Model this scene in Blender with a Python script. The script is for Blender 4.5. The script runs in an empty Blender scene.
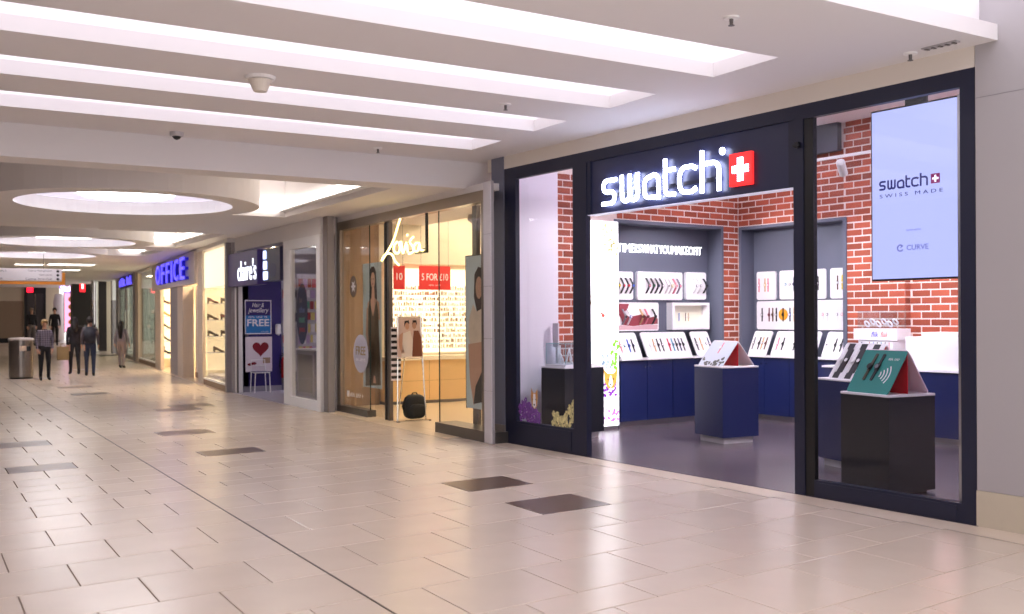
import bpy, bmesh, math, random
from mathutils import Matrix, Vector
random.seed(7)
sc = bpy.context.scene
COL = sc.collection
PI = math.pi

# ------------------------------------------------------------------ camera, world, exposure
yaw, rol = math.radians(31.2), math.radians(-0.3)
fw = Vector((math.sin(yaw), math.cos(yaw), 0)); rt = Vector((math.cos(yaw), -math.sin(yaw), 0)); up = Vector((0, 0, 1))
r2 = rt*math.cos(rol) + up*math.sin(rol); u2 = -rt*math.sin(rol) + up*math.cos(rol)
cd = bpy.data.cameras.new('camera'); cd.sensor_width = 36; cd.lens = 35; cd.shift_y = 9/1024
cd.clip_start = .05; cd.clip_end = 300
cd.dof.use_dof = True; cd.dof.focus_distance = 9.5; cd.dof.aperture_fstop = 2.4
cam = bpy.data.objects.new('camera', cd); COL.objects.link(cam)
cam.matrix_world = Matrix(((r2.x, u2.x, -fw.x, 0), (r2.y, u2.y, -fw.y, 0), (r2.z, u2.z, -fw.z, 1.6), (0, 0, 0, 1)))
sc.camera = cam
w = bpy.data.worlds.new('world'); sc.world = w; w.use_nodes = True
w.node_tree.nodes['Background'].inputs[0].default_value = (1.0, .945, .94, 1)
w.node_tree.nodes['Background'].inputs[1].default_value = 1.25
vs = sc.view_settings
sc.display_settings.display_device = 'sRGB'
vs.view_transform = 'Standard'; vs.look = 'None'; vs.exposure = 0.66; vs.gamma = 1.0; vs.use_curve_mapping = False
try:
    sc.cycles.use_denoising = True; sc.cycles.max_bounces = 10; sc.cycles.diffuse_bounces = 5; sc.cycles.transparent_max_bounces = 16
    sc.cycles.sample_clamp_indirect = 8
except Exception: pass

def area_lamp(name, M, sx, sy, power, col=(1, 1, 1)):
    l = bpy.data.lights.new(name, 'AREA'); l.shape = 'RECTANGLE'; l.size = sx; l.size_y = sy; l.energy = power; l.color = col
    o = bpy.data.objects.new(name, l); COL.objects.link(o); o.matrix_world = M; return o

# ------------------------------------------------------------------ materials
def lin(h):
    def c(v): v /= 255; return v/12.92 if v <= .04045 else ((v+.055)/1.055)**2.4
    return tuple(c(v) for v in h) + (1,)
MATS = {}
def mat(name, rgb, rough=.5, metal=0, emit=0, ecol=None, vary=0, scale=8, bump=0, rnd=0, spec=.5, coat=0):
    if name in MATS: return MATS[name]
    m = bpy.data.materials.new(name); m.use_nodes = True; nt = m.node_tree; b = nt.nodes['Principled BSDF']
    c = lin(rgb); b.inputs['Base Color'].default_value = c
    b.inputs['Roughness'].default_value = rough; b.inputs['Metallic'].default_value = metal
    b.inputs['Specular IOR Level'].default_value = spec
    if coat: b.inputs['Coat Weight'].default_value = coat; b.inputs['Coat Roughness'].default_value = .1
    if emit:
        b.inputs['Emission Color'].default_value = lin(ecol) if ecol else c; b.inputs['Emission Strength'].default_value = emit
    if vary or bump or rnd:
        tc = nt.nodes.new('ShaderNodeTexCoord'); nz = nt.nodes.new('ShaderNodeTexNoise')
        nz.inputs['Scale'].default_value = scale; nz.inputs['Detail'].default_value = 6
        nt.links.new(tc.outputs['Object'], nz.inputs['Vector'])
        fac = nz.outputs['Fac']
        if rnd:
            oi = nt.nodes.new('ShaderNodeObjectInfo'); ge = nt.nodes.new('ShaderNodeNewGeometry')
            ad = nt.nodes.new('ShaderNodeMath'); ad.operation = 'ADD'; fr = nt.nodes.new('ShaderNodeMath'); fr.operation = 'FRACT'
            nt.links.new(oi.outputs['Random'], ad.inputs[0]); nt.links.new(ge.outputs['Random Per Island'], ad.inputs[1]); nt.links.new(ad.outputs[0], fr.inputs[0])
            mx = nt.nodes.new('ShaderNodeMath'); mx.operation = 'MULTIPLY_ADD'; mx.inputs[1].default_value = rnd; 
            m2 = nt.nodes.new('ShaderNodeMath'); m2.operation = 'MULTIPLY'; m2.inputs[1].default_value = vary
            nt.links.new(fac, m2.inputs[0]); nt.links.new(fr.outputs[0], mx.inputs[0]); nt.links.new(m2.outputs[0], mx.inputs[2])
            val = mx.outputs[0]; tot = rnd + vary
        else:
            m2 = nt.nodes.new('ShaderNodeMath'); m2.operation = 'MULTIPLY'; m2.inputs[1].default_value = vary
            nt.links.new(fac, m2.inputs[0]); val = m2.outputs[0]; tot = vary
        if tot:
            sb = nt.nodes.new('ShaderNodeMath'); sb.operation = 'ADD'; sb.inputs[1].default_value = 1-tot/2
            nt.links.new(val, sb.inputs[0])
            hs = nt.nodes.new('ShaderNodeHueSaturation'); hs.inputs['Color'].default_value = c
            nt.links.new(sb.outputs[0], hs.inputs['Value']); nt.links.new(hs.outputs[0], b.inputs['Base Color'])
        if bump:
            bp = nt.nodes.new('ShaderNodeBump'); bp.inputs['Strength'].default_value = bump; bp.inputs['Distance'].default_value = .01
            nt.links.new(nz.outputs['Fac'], bp.inputs['Height']); nt.links.new(bp.outputs[0], b.inputs['Normal'])
    MATS[name] = m; return m
def glass(name, tint=(1, 1, 1), refl=1.45, base=0.0):
    if name in MATS: return MATS[name]
    m = bpy.data.materials.new(name); m.use_nodes = True; nt = m.node_tree; nt.nodes.clear()
    out = nt.nodes.new('ShaderNodeOutputMaterial'); mx = nt.nodes.new('ShaderNodeMixShader')
    tr = nt.nodes.new('ShaderNodeBsdfTransparent'); tr.inputs[0].default_value = (*tint, 1)
    gl = nt.nodes.new('ShaderNodeBsdfGlossy'); gl.inputs['Roughness'].default_value = .03
    lw = nt.nodes.new('ShaderNodeLayerWeight'); lw.inputs['Blend'].default_value = .5
    pw = nt.nodes.new('ShaderNodeMath'); pw.operation = 'POWER'; pw.inputs[1].default_value = 5
    f0 = ((refl-1)/(refl+1))**2+base
    ad = nt.nodes.new('ShaderNodeMath'); ad.operation = 'MULTIPLY_ADD'; ad.inputs[1].default_value = 1-f0; ad.inputs[2].default_value = f0
    nt.links.new(lw.outputs['Facing'], pw.inputs[0]); nt.links.new(pw.outputs[0], ad.inputs[0]); nt.links.new(ad.outputs[0], mx.inputs[0])
    nt.links.new(tr.outputs[0], mx.inputs[1]); nt.links.new(gl.outputs[0], mx.inputs[2]); nt.links.new(mx.outputs[0], out.inputs[0])
    MATS[name] = m; return m

M_tile = mat('floor tile', (214, 199, 182), .24, vary=.12, scale=3, rnd=.08, spec=.55)
M_darktile = mat('dark brown floor tile', (98, 78, 66), .3, vary=.3, scale=10, rnd=.05)
M_grout = mat('grout', (120, 104, 92), .8)
M_border = mat('border stone', (214, 198, 180), .3, vary=.1, scale=6)
M_joint = mat('movement joint', (70, 60, 52), .5)
M_ceil = mat('ceiling plaster', (226, 222, 222), .85, vary=.03, scale=1.5)
M_white = mat('white paint', (238, 236, 236), .6)
M_lamp = mat('slot diffuser', (255, 253, 255), .6, emit=.95, ecol=(246, 241, 255))
M_lamp2 = mat('dome diffuser', (250, 250, 255), .6, emit=.42, ecol=(226, 221, 255))
M_lamp3 = mat('dome bright disc', (255, 255, 255), .6, emit=7, ecol=(255, 253, 255))
M_cove = mat('cove strip', (255, 250, 242), .6, emit=3.5, ecol=(255, 246, 238))
M_frame = mat('black frame', (24, 28, 52), .42, vary=.05, scale=20)
M_fascia = mat('fascia navy black', (38, 42, 72), .35)
M_glass = glass('shop glass', (.97, .98, 1.0), 1.36)
M_glass2 = glass('window glass far', (.97, .97, .95), 1.45)
M_acr = glass('acrylic', (.93, .97, .98), 1.4, .03)
M_grey = mat('grey pillar laminate', (172, 168, 170), .45, vary=.03, scale=2)
M_skirt = mat('stone skirting', (196, 186, 166), .4, vary=.15, scale=7)
M_brick = mat('red brick', (164, 80, 58), .85, vary=.5, scale=14, rnd=.6, bump=.35)
M_mortar = mat('lime mortar', (226, 208, 202), .95, vary=.15, scale=30)
M_navy = mat('navy laminate', (27, 37, 86), .35)
M_navy_shade = mat('shaded navy laminate', (13, 15, 27), .5)  # navy laminate with shade put into its colour
M_slate = mat('slate blue panel', (92, 95, 112), .6)
M_slated = mat('dark slate', (56, 58, 72), .6)
M_worktop = mat('white worktop', (240, 236, 240), .35)
M_board = mat('white display board', (240, 236, 240), .4)
M_concrete = mat('polished dark concrete', (94, 84, 90), .26, vary=.7, scale=2.6)
M_steel = mat('brushed steel', (190, 188, 186), .28, metal=1)
M_chrome = mat('chrome', (215, 213, 210), .12, metal=1)
M_dsteel = mat('dark steel', (120, 116, 114), .35, metal=1)
M_black = mat('black', (16, 16, 18), .4)
M_red = mat('swiss red', (214, 26, 34), .4)
M_redin = mat('red card', (216, 22, 38), .45)
M_signw = mat('lit sign white', (255, 255, 255), .4, emit=9, ecol=(214, 222, 255))
M_signr = mat('lit sign red', (228, 38, 40), .4, emit=1.1, ecol=(240, 40, 40))
M_wood = mat('light oak', (232, 194, 138), .45, vary=.12, scale=5)

# ------------------------------------------------------------------ mesh builder
class MB:
    def __init__(s): s.v = []; s.f = []; s.m = []
    def add(s, vs, fs, mi=0):
        o = len(s.v); s.v += [tuple(p) for p in vs]; s.f += [tuple(i+o for i in f) for f in fs]; s.m += [mi]*len(fs); return s
    def box(s, x0, x1, y0, y1, z0, z1, mi=0):
        x0, x1 = sorted((x0, x1)); y0, y1 = sorted((y0, y1)); z0, z1 = sorted((z0, z1))
        return s.add([(x0, y0, z0), (x1, y0, z0), (x1, y1, z0), (x0, y1, z0), (x0, y0, z1), (x1, y0, z1), (x1, y1, z1), (x0, y1, z1)],
                     [(0, 3, 2, 1), (4, 5, 6, 7), (0, 1, 5, 4), (1, 2, 6, 5), (2, 3, 7, 6), (3, 0, 4, 7)], mi)
    def cbox(s, x0, x1, y0, y1, z0, z1, c=.01, mi=0):   # chamfered box
        x0, x1 = sorted((x0, x1)); y0, y1 = sorted((y0, y1)); z0, z1 = sorted((z0, z1))
        bm = bmesh.new(); bmesh.ops.create_cube(bm, size=1)
        for v in bm.verts: v.co = ((x0+x1)/2+v.co.x*(x1-x0), (y0+y1)/2+v.co.y*(y1-y0), (z0+z1)/2+v.co.z*(z1-z0))
        bmesh.ops.bevel(bm, geom=bm.edges[:], offset=c, segments=1, affect='EDGES', clamp_overlap=True)
        return s.bm(bm, mi)
    def bm(s, bm, mi=0):
        bm.verts.index_update()
        s.add([v.co[:] for v in bm.verts], [[v.index for v in f.verts] for f in bm.faces], mi); bm.free(); return s
    def prism(s, pts, c0, c1, mi=0):    # polygon in (a,b), extruded along c
        n = len(pts)
        return s.add([(p[0], p[1], c0) for p in pts] + [(p[0], p[1], c1) for p in pts],
                     [tuple(range(n))[::-1], tuple(range(n, 2*n))] + [(i, (i+1) % n, n+(i+1) % n, n+i) for i in range(n)], mi)
    def rrect(s, a0, a1, b0, b1, r, c0, c1, mi=0, seg=5):
        pts = []
        for cx, cy, t in ((a1-r, b1-r, 0), (a0+r, b1-r, 1), (a0+r, b0+r, 2), (a1-r, b0+r, 3)):
            for k in range(seg+1):
                t_ = (t+k/seg)*PI/2; pts.append((cx+r*math.cos(t_), cy+r*math.sin(t_)))
        return s.prism(pts, c0, c1, mi)
    def disc(s, a, b, ra, rb, c0, c1, n=20, mi=0):
        return s.prism([(a+ra*math.cos(2*PI*k/n), b+rb*math.sin(2*PI*k/n)) for k in range(n)], c0, c1, mi)
    def lathe(s, prof, n=20, o=(0, 0, 0), mi=0):    # profile of (r, z)
        k = len(prof); vs = []; fs = []
        for i in range(n):
            t = 2*PI*i/n
            for r, z in prof: vs.append((o[0]+r*math.cos(t), o[1]+r*math.sin(t), o[2]+z))
        for i in range(n):
            j = (i+1) % n
            for q in range(k-1): fs.append((i*k+q, j*k+q, j*k+q+1, i*k+q+1))
        fs.append(tuple(i*k for i in range(n))[::-1]); fs.append(tuple(i*k+k-1 for i in range(n)))
        return s.add(vs, fs, mi)
    def tube(s, path, r, n=8, mi=0):
        P = [Vector(p) for p in path]; vs = []; fs = []
        for i, p in enumerate(P):
            d = (P[min(i+1, len(P)-1)]-P[max(i-1, 0)])
            d = d.normalized() if d.length > 1e-9 else Vector((0, 0, 1))
            a = d.orthogonal() if i == 0 else (a - d*a.dot(d))
            a = a.normalized() if a.length > 1e-6 else d.orthogonal().normalized()
            b = d.cross(a)
            rr = r[i] if isinstance(r, (list, tuple)) else r
            for k in range(n):
                t = 2*PI*k/n; vs.append(p+(a*math.cos(t)+b*math.sin(t))*rr)
        for i in range(len(P)-1):
            for k in range(n):
                k2 = (k+1) % n; fs.append((i*n+k, i*n+k2, (i+1)*n+k2, (i+1)*n+k))
        fs.append(tuple(range(n))[::-1]); fs.append(tuple(range((len(P)-1)*n, len(P)*n)))
        return s.add(vs, fs, mi)
    def ribbon(s, pts, w, c0, c1, mi=0):    # flat stroke of width w with mitred joints in the (a,b) plane
        P = [Vector(p) for p in pts]; n = len(P); L = []; R = []
        for i in range(n):
            d0 = (P[i]-P[i-1]).normalized() if i else (P[1]-P[0]).normalized()
            d1 = (P[i+1]-P[i]).normalized() if i < n-1 else d0
            t = (d0+d1); t = t.normalized() if t.length > 1e-6 else d0
            nn = Vector((-t.y, t.x)); k = w/2/max(.35, nn.dot(Vector((-d1.y, d1.x))))
            L.append(P[i]+nn*k); R.append(P[i]-nn*k)
        vs = [(p.x, p.y, c) for c in (c0, c1) for p in L+R]; N = 2*n; fs = []
        for i in range(n-1):
            fs += [(N+i, N+n+i, N+n+i+1, N+i+1), (i, i+1, n+i+1, n+i), (i, N+i, N+i+1, i+1), (n+i, n+i+1, N+n+i+1, N+n+i)]
        fs += [(0, n, N+n, N), (n-1, N+n-1, N+N-1, N-1)]
        return s.add(vs, fs, mi)
    def xf(s, M): s.v = [tuple(M @ Vector(p)) for p in s.v]; return s
    def join(s, o, M=None, mi=None):
        vs = [tuple(M @ Vector(p)) for p in o.v] if M else o.v
        k = len(s.v); s.v += vs; s.f += [tuple(i+k for i in f) for f in o.f]; s.m += (o.m if mi is None else [mi]*len(o.f)); return s
    def mesh(s, name, mats, smooth=False):
        me = bpy.data.meshes.new(name); me.from_pydata(s.v, [], s.f)
        for m in (mats if isinstance(mats, (list, tuple)) else [mats]): me.materials.append(m)
        me.polygons.foreach_set('material_index', s.m)
        bm = bmesh.new(); bm.from_mesh(me); bmesh.ops.recalc_face_normals(bm, faces=bm.faces[:]); bm.to_mesh(me); bm.free()
        if smooth: me.polygons.foreach_set('use_smooth', [True]*len(me.polygons))
        me.update(); return me
def link(name, me, parent=None, M=None):
    o = bpy.data.objects.new(name, me); COL.objects.link(o)
    if parent: o.parent = parent
    if M is not None: o.matrix_basis = M
    return o
def obj(name, mb, mats, parent=None, M=None, smooth=False): return link(name, mb.mesh(name, mats, smooth), parent, M)
def thing(name, label, cat, M=None, group=None):
    o = link(name, None, None, M); o.empty_display_size = .1; o['label'] = label; o['category'] = cat
    if group: o['group'] = group
    return o
def tag(o, label, cat, group=None):
    o['label'] = label; o['category'] = cat
    if group: o['group'] = group
    return o
def struct(name, mb, mats, M=None, label=None):
    o = obj(name, mb, mats, None, M); o['kind'] = 'structure'
    if label: o['label'] = label; 
    return o
T = Matrix.Translation
def RZ(a): return Matrix.Rotation(a, 4, 'Z')
def RX(a): return Matrix.Rotation(a, 4, 'X')
FRONT = Matrix(((0, 0, -1, 0), (-1, 0, 0, 0), (0, 1, 0, 0), (0, 0, 0, 1)))     # (a,b,c): a runs to -Y, b up, c towards -X
SIDE = Matrix(((1, 0, 0, 0), (0, 0, -1, 0), (0, 1, 0, 0), (0, 0, 0, 1)))       # (a,b,c): a runs to +X, b up, c towards -Y
ANG = math.radians(3.857); AND = math.atan(.078)
FS = T((6.88, 4.61, 0)) @ RZ(ANG)       # swatch shop: x into the shop, y along its front, away from the viewer
FD = T((5.80, 21.2, 0)) @ RZ(-AND)      # far shop row
def text_mb(body, a0, a1, b0, b1, c0, c1, bold=0.0, mi=0, shear=0):
    cu = bpy.data.curves.new('t', 'FONT'); cu.body = body; cu.size = 1; cu.extrude = .02; cu.offset = bold; cu.resolution_u = 3; cu.shear = shear
    o = bpy.data.objects.new('t', cu); COL.objects.link(o)
    dg = bpy.context.evaluated_depsgraph_get(); me = bpy.data.meshes.new_from_object(o.evaluated_get(dg))
    vs = [v.co.copy() for v in me.vertices]; fs = [tuple(p.vertices) for p in me.polygons]
    bpy.data.objects.remove(o); bpy.data.curves.remove(cu); bpy.data.meshes.remove(me)
    x0 = min(v.x for v in vs); x1 = max(v.x for v in vs); y0 = min(v.y for v in vs); y1 = max(v.y for v in vs)
    return MB().add([(a0+(v.x-x0)/(x1-x0)*(a1-a0), b0+(v.y-y0)/(y1-y0)*(b1-b0), c0 if v.z < 0 else c1) for v in vs], fs, mi)
def tiny_print(a0, a1, b0, b1, c0, c1, n=9):    # print too small or blurred to read: a row of small strokes
    mb = MB(); st = (a1-a0)/n
    for k in range(n):
        if k % 5 == 4: continue
        x = a0+k*st; mb.box(x, x+st*.22, b0, b1 if k % 3 else b0+(b1-b0)*.8, c0, c1).box(x+st*.22, x+st*.7, b0 if k % 2 else b0+(b1-b0)*.45, (b0 if k % 2 else b0+(b1-b0)*.45)+(b1-b0)*.22, c0, c1)
    return mb
def fillet(pts, r, seg=5):
    P = [Vector(p) for p in pts]; out = [P[0]]
    for i in range(1, len(P)-1):
        a = P[i-1]-P[i]; b = P[i+1]-P[i]; ang = a.angle(b); rr = min(r, .499*min(a.length, b.length)*math.tan(ang/2))
        d = rr/math.tan(ang/2); p0 = P[i]+a.normalized()*d; p1 = P[i]+b.normalized()*d
        c = P[i]+(a.normalized()+b.normalized()).normalized()*(rr/math.sin(ang/2))
        t0 = math.atan2(p0.y-c.y, p0.x-c.x); t1 = math.atan2(p1.y-c.y, p1.x-c.x); dt = (t1-t0+PI) % (2*PI)-PI
        out += [c+Vector((math.cos(t0+dt*k/seg), math.sin(t0+dt*k/seg)))*rr for k in range(seg+1)]
    return out+[P[-1]]
ORD = ['first', 'second', 'third', 'fourth', 'fifth', 'sixth', 'seventh', 'eighth', 'ninth', 'tenth', 'eleventh', 'twelfth']

# ================================================================== FLOOR
def xmax(y):
    if y < 10.85: return 7.189-.0674*y-.34
    if y < 17: return 6.22
    if y < 21.2: return 5.88
    return 5.72+.078*(y-21.2)
rows = [1.2, 1.9, 2.6, 3.26, 3.60, 4.30, 4.64, 5.28, 5.92, 6.54, 7.16, 7.78, 8.36, 8.93, 9.46, 9.75, 10.25, 10.58, 11.05, 11.58, 12.07]
while rows[-1] < 45.4: rows.append(rows[-1]+.6)
SHEAR = .085
dark = [(4.65, 8.40), (4.72, 7.14), (3.14, 14.05), (3.16, 12.12), (1.26, 13.83), (1.25, 11.78), (4.22, 18.78), (4.24, 17.75), (3.25, 25.3), (3.12, 22.4), (3.1, 29.3), (4.5, 33.4)]
tiles = []
for i in range(len(rows)-1):
    y0, y1 = rows[i], rows[i+1]; ym = (y0+y1)/2; B = i % 2 == 1
    xs = [-2.4] + [x for k in range(-6, 5) for x in [(.87 if B else .53)+.67*k] if -2.2 < x < 2.0] + [2.23]
    xm = xmax(ym)
    xr = [2.23] + [x for k in range(-1, 8) for x in [(2.92 if B else 2.58)+.722*k] if 2.4 < x < xm-.12] + [xm]
    for L in (xs, xr):
        for a, b in zip(L, L[1:]): tiles.append((a, b, y0, y1))
def tile_mb(wd, dp):
    g, c, h = .0035, .004, .012; mb = MB()
    def ring(k, z): return [(wd*sx/2-sx*k, dp*sy/2-sy*k+SHEAR*(wd*sx/2-sx*k), z) for sx, sy in ((-1, -1), (1, -1), (1, 1), (-1, 1))]
    mb.add(ring(g, -h)+ring(g, -c*.5)+ring(g+c, 0), [(8, 9, 10, 11)] + [(o+i, o+(i+1) % 4, o+4+(i+1) % 4, o+4+i) for o in (0, 4) for i in range(4)])
    return mb
fl = MB().box(-2.4, 9, 1.2, 46, -.2, -.011)
floor = struct('floor', fl, M_grout)
cand = sorted([t for t in tiles if (t[0]+t[1])/2 > .04*t[2] and t[3] > 3.55], key=lambda t: math.hypot((t[0]+t[1])/2, t[2]))[:300]
cs = set(cand); cache = {}; rest = MB(); restd = MB()
darkset = set()
for dx, dy in dark:
    darkset.add(min(tiles, key=lambda t: ((t[0]+t[1])/2-dx)**2 + ((t[2]+t[3])/2+SHEAR*((t[0]+t[1])/2-2.2)-dy)**2))
for t in tiles:
    xm, ym = (t[0]+t[1])/2, (t[2]+t[3])/2; wd = round(t[1]-t[0], 3); dp = round(t[3]-t[2], 3); dk = t in darkset
    loc = (xm, ym+SHEAR*(xm-2.2), 0)
    if t in cs or dk:
        key = (wd, dp, dk)
        if key not in cache: cache[key] = tile_mb(wd, dp).mesh('floor_tile', M_darktile if dk else M_tile)
        o = link('floor_tile', cache[key], floor, T(loc))
        if dk: o['label'] = 'dark brown floor tile'
    else: rest.join(tile_mb(wd, dp), T(loc))
o = obj('floor_tiles_beyond', rest, M_tile, floor); o['kind'] = 'stuff'
obj('movement_joint', MB().box(2.225, 2.238, 1.2, 46, -.012, .0006), M_joint, floor)
bd = MB()
for y0, y1 in zip(rows, rows[1:]):
    ym = (y0+y1)/2; xm = xmax(ym); x1 = 7.5 if ym < 21 else 8.0
    bd.add([(x, y+SHEAR*(x-2.2), 0) for x, y in ((xm+.004, y0), (x1, y0), (x1, y1), (xm+.004, y1))], [(0, 1, 2, 3)])
struct('trim_1', bd, M_border)
struct('floor', MB().box(-2.4, 12, 45.2, 48, -.2, .0).add([(-2.4, 48, 0), (12, 48, 0), (12, 52, .3), (-2.4, 52, .3), (12, 63, .3), (-2.4, 63, .3)], [(0, 1, 2, 3), (3, 2, 4, 5)]), M_tile)
struct('floor', MB().box(-.02, 5.4, -.02, 7.2, -.1, .004), M_concrete, FS)
struct('floor', MB().box(6.3, 12, 11.62, 17.6, -.1, .004).box(6.0, 6.3, 11.62, 17, -.1, .003), mat('pale shop floor', (226, 206, 176), .3), None)
struct('floor', MB().box(5.9, 11, 17.62, 23.5, -.1, .005), mat('claire floor', (196, 190, 200), .25), None)
struct('floor', MB().box(-.06, 4, .5, 26, -.1, .006), mat('far shop floor', (206, 184, 158), .35), FD)

# ================================================================== CEILING with light slots
ZC, ZB = 3.62, 3.29
slots = [(-3.5, -2.78), (-2.05, -1.33), (-.6, .12), (.85, 1.57), (2.3, 3.02), (3.72, 4.43), (5.60, 6.34), (7.09, 7.80), (8.53, 9.18), (9.87, 10.58)]
xa, xb = -1.4, 5.85
ce = MB(); y = -4.5
for i, (s0, s1) in enumerate(slots):
    ce.box(-2.4, 7.6, y, s0, ZC, ZC+.12)
    ce.box(-2.4, xa, s0, s1, ZC, ZC+.12)
    if i != 5: ce.box(xb, 7.6, s0, s1, ZC, ZC+.12)
    y = s1
ce.box(-2.4, 6.72, y, 11.5, ZC, ZC+.12)
struct('ceiling', ce, M_ceil)
for i, (s0, s1) in enumerate(slots):
    x1 = 7.3 if i == 5 else xb
    vis = i >= 5
    t = thing('ceiling_light', ['', '', '', '', '', 'light slot nearest the viewer, running up to the grey pillar above the shop window',
        'long recessed light slot, nearest of the four full slots, ending above the lit shop sign', 'second of the four long recessed light slots, behind the nearest one',
        'third of the four long recessed light slots, past the white ceiling detector', 'farthest of the four long recessed light slots, just before the white beam'][i] if vis else 'recessed ceiling light slot behind the viewer, %s from the nearest visible slot' % ORD[4-i], 'ceiling light', T((0, s0, ZC)), 'long recessed light slots')
    hs = MB(); d = s1-s0; e = .14
    hs.box(xa-e-.02, x1+e+.02, -e-.02, -e, .12, .42).box(xa-e-.02, x1+e+.02, d+e, d+e+.02, .12, .42).box(xa-e-.02, xa-e, -e, d+e, .12, .42).box(x1+e, x1+e+.02, -e, d+e, .12, .42)
    hs.box(xa-e-.02, x1+e+.02, -e-.02, d+e+.02, .42, .44)
    obj('housing', hs, M_white, t)
    obj('diffuser', MB().box(xa-e, x1+e, -e, d+e, .395, .415), M_lamp, t)
# beam
struct('ceiling', MB().box(-2.4, 6.75, 11.44, 11.9, 3.27, 4.2), M_ceil)

# lower soffit with circular drums and coves
def plate(outer, holes, z):
    bm = bmesh.new(); edges = []
    for lp in [outer]+holes:
        vv = [bm.verts.new((p[0], p[1], z)) for p in lp]
        edges += [bm.edges.new((vv[i], vv[(i+1) % len(vv)])) for i in range(len(vv))]
    bmesh.ops.triangle_fill(bm, use_beauty=True, use_dissolve=False, edges=edges)
    return MB().bm(bm)
def walls(mb, lp, z0, z1):
    n = len(lp); mb.add([(p[0], p[1], z0) for p in lp]+[(p[0], p[1], z1) for p in lp], [(i, (i+1) % n, n+(i+1) % n, n+i) for i in range(n)]); return mb
bays = [(11.9, 16.4, 15.65, 2.78, 1.52, 1.92, 5.45), (20.3, 24.65, 24.1, 2.95, 1.5, 1.9, 5.5), (25.9, 28.5, 29.4, 2.95, 1.45, 1.85, 5.5)]
circles = []; recs = []
for (ra, rb, cy, cx, ri, ro, xr) in bays:
    N = 56
    circles.append([(cx+ri*math.cos(2*PI*k/N), cy+ri*math.sin(2*PI*k/N)) for k in range(N)])
    xl = 2*cx-xr
    if abs(rb-cy) < ro:
        h = math.sqrt(ro*ro-(rb-cy)**2); t0 = math.atan2(rb-cy, h); t1 = PI-t0
        arc = [(cx+ro*math.cos(t0+(-(2*PI)+(t1-t0))*k/40), cy+ro*math.sin(t0+(-(2*PI)+(t1-t0))*k/40)) for k in range(41)]
    else: arc = []
    recs.append([(xl, ra+.012), (xr, ra+.012), (xr, rb)] + [p for p in arc if p[1] <= rb+1e-6] + [(xl, rb)])
holes = circles+recs
sof = plate([(-2.4, 11.9), (8.2, 11.9), (8.2, 62), (-2.4, 62)], holes, ZB)
for lp in circles: walls(sof, lp, ZB, ZB+.22)
for lp in recs: walls(sof, lp, ZB, ZB+.62)
struct('ceiling', sof, M_ceil)
for (ra, rb, cy, cx, ri, ro, xr), rec, nm in zip(bays, recs, ('nearest', 'second', 'farthest')):
    top = MB(); top.box(2*cx-xr-.1, xr+.1, ra, rb+.1, ZB+.62, ZB+.66)
    struct('ceiling', top, M_ceil)
    t = thing('cove_light', {'nearest': 'bright cove strip in the ceiling recess beside the nearest round dome', 'second': 'bright cove strip in the recess above the blue shop letters', 'farthest': 'small cove strip in the farthest ceiling recess'}[nm], 'ceiling light', T((xr, (ra+rb)/2, ZB+.12)), 'cove strips')
    hl = (rb-ra)/2
    obj('diffuser', MB().box(-.06, -.005, -hl+.1, hl-.02, 0, .13), M_cove, t)
    obj('diffuser', MB().box(-.62, -.06, hl-.06, hl-.005, 0, .13), M_cove, t)
    obj('ledge', MB().box(-.1, -.002, -hl+.1, hl-.002, -.03, -.005), M_white, t)
    t = thing('dome_light', 'round recessed ceiling dome with bright centre disc, %s of the three' % nm, 'ceiling light', T((cx, cy, ZB)), 'round ceiling domes')
    obj('dome', MB().lathe([(ri+.03, .2), (ri+.03, .24), (0.01, .24)], 56).lathe([(ri*.98, .215), (ri*.98, .225), (.02, .225)], 56), M_lamp2, t)
    obj('bright_disc', MB().lathe([(.01, .12), (.62, .12), (.68, .15), (.62, .2), (.01, .2)], 40), M_lamp3, t)
# far ceiling light panels
for k, (x0, x1, y0, y1, lb) in enumerate([(2.8, 3.6, 33.9, 34.5, 'flat ceiling light panel left of the sign rod'), (3.68, 5.0, 33.3, 34.2, 'wide flat ceiling light panel right of the sign rod'), (4.55, 5.1, 37.2, 37.9, 'small flat ceiling light panel beyond the hanging sign')]):
    t = thing('light_panel', lb, 'ceiling light', T(((x0+x1)/2, (y0+y1)/2, ZB)), 'flat light panels far down the mall')
    a, b = (x1-x0)/2, (y1-y0)/2
    obj('diffuser', MB().box(-a, a, -b, b, -.012, -.006), M_cove, t)
    obj('rim', MB().box(-a-.03, a+.03, -b-.03, -b, -.02, .0).box(-a-.03, a+.03, b, b+.03, -.02, 0).box(-a-.03, -a, -b, b, -.02, 0).box(a, a+.03, -b, b, -.02, 0), M_white, t)
t = thing('downlight', 'small round downlight between the first and second dome', 'ceiling light', T((2.93, 20.1, ZB)))
obj('trim_ring', MB().lathe([(.1, -.012), (.14, -.012), (.14, 0), (.1, 0)], 20), M_white, t); obj('diffuser', MB().lathe([(.01, -.008), (.1, -.008), (.1, -.002), (.01, -.002)], 20), M_cove, t)
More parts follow.
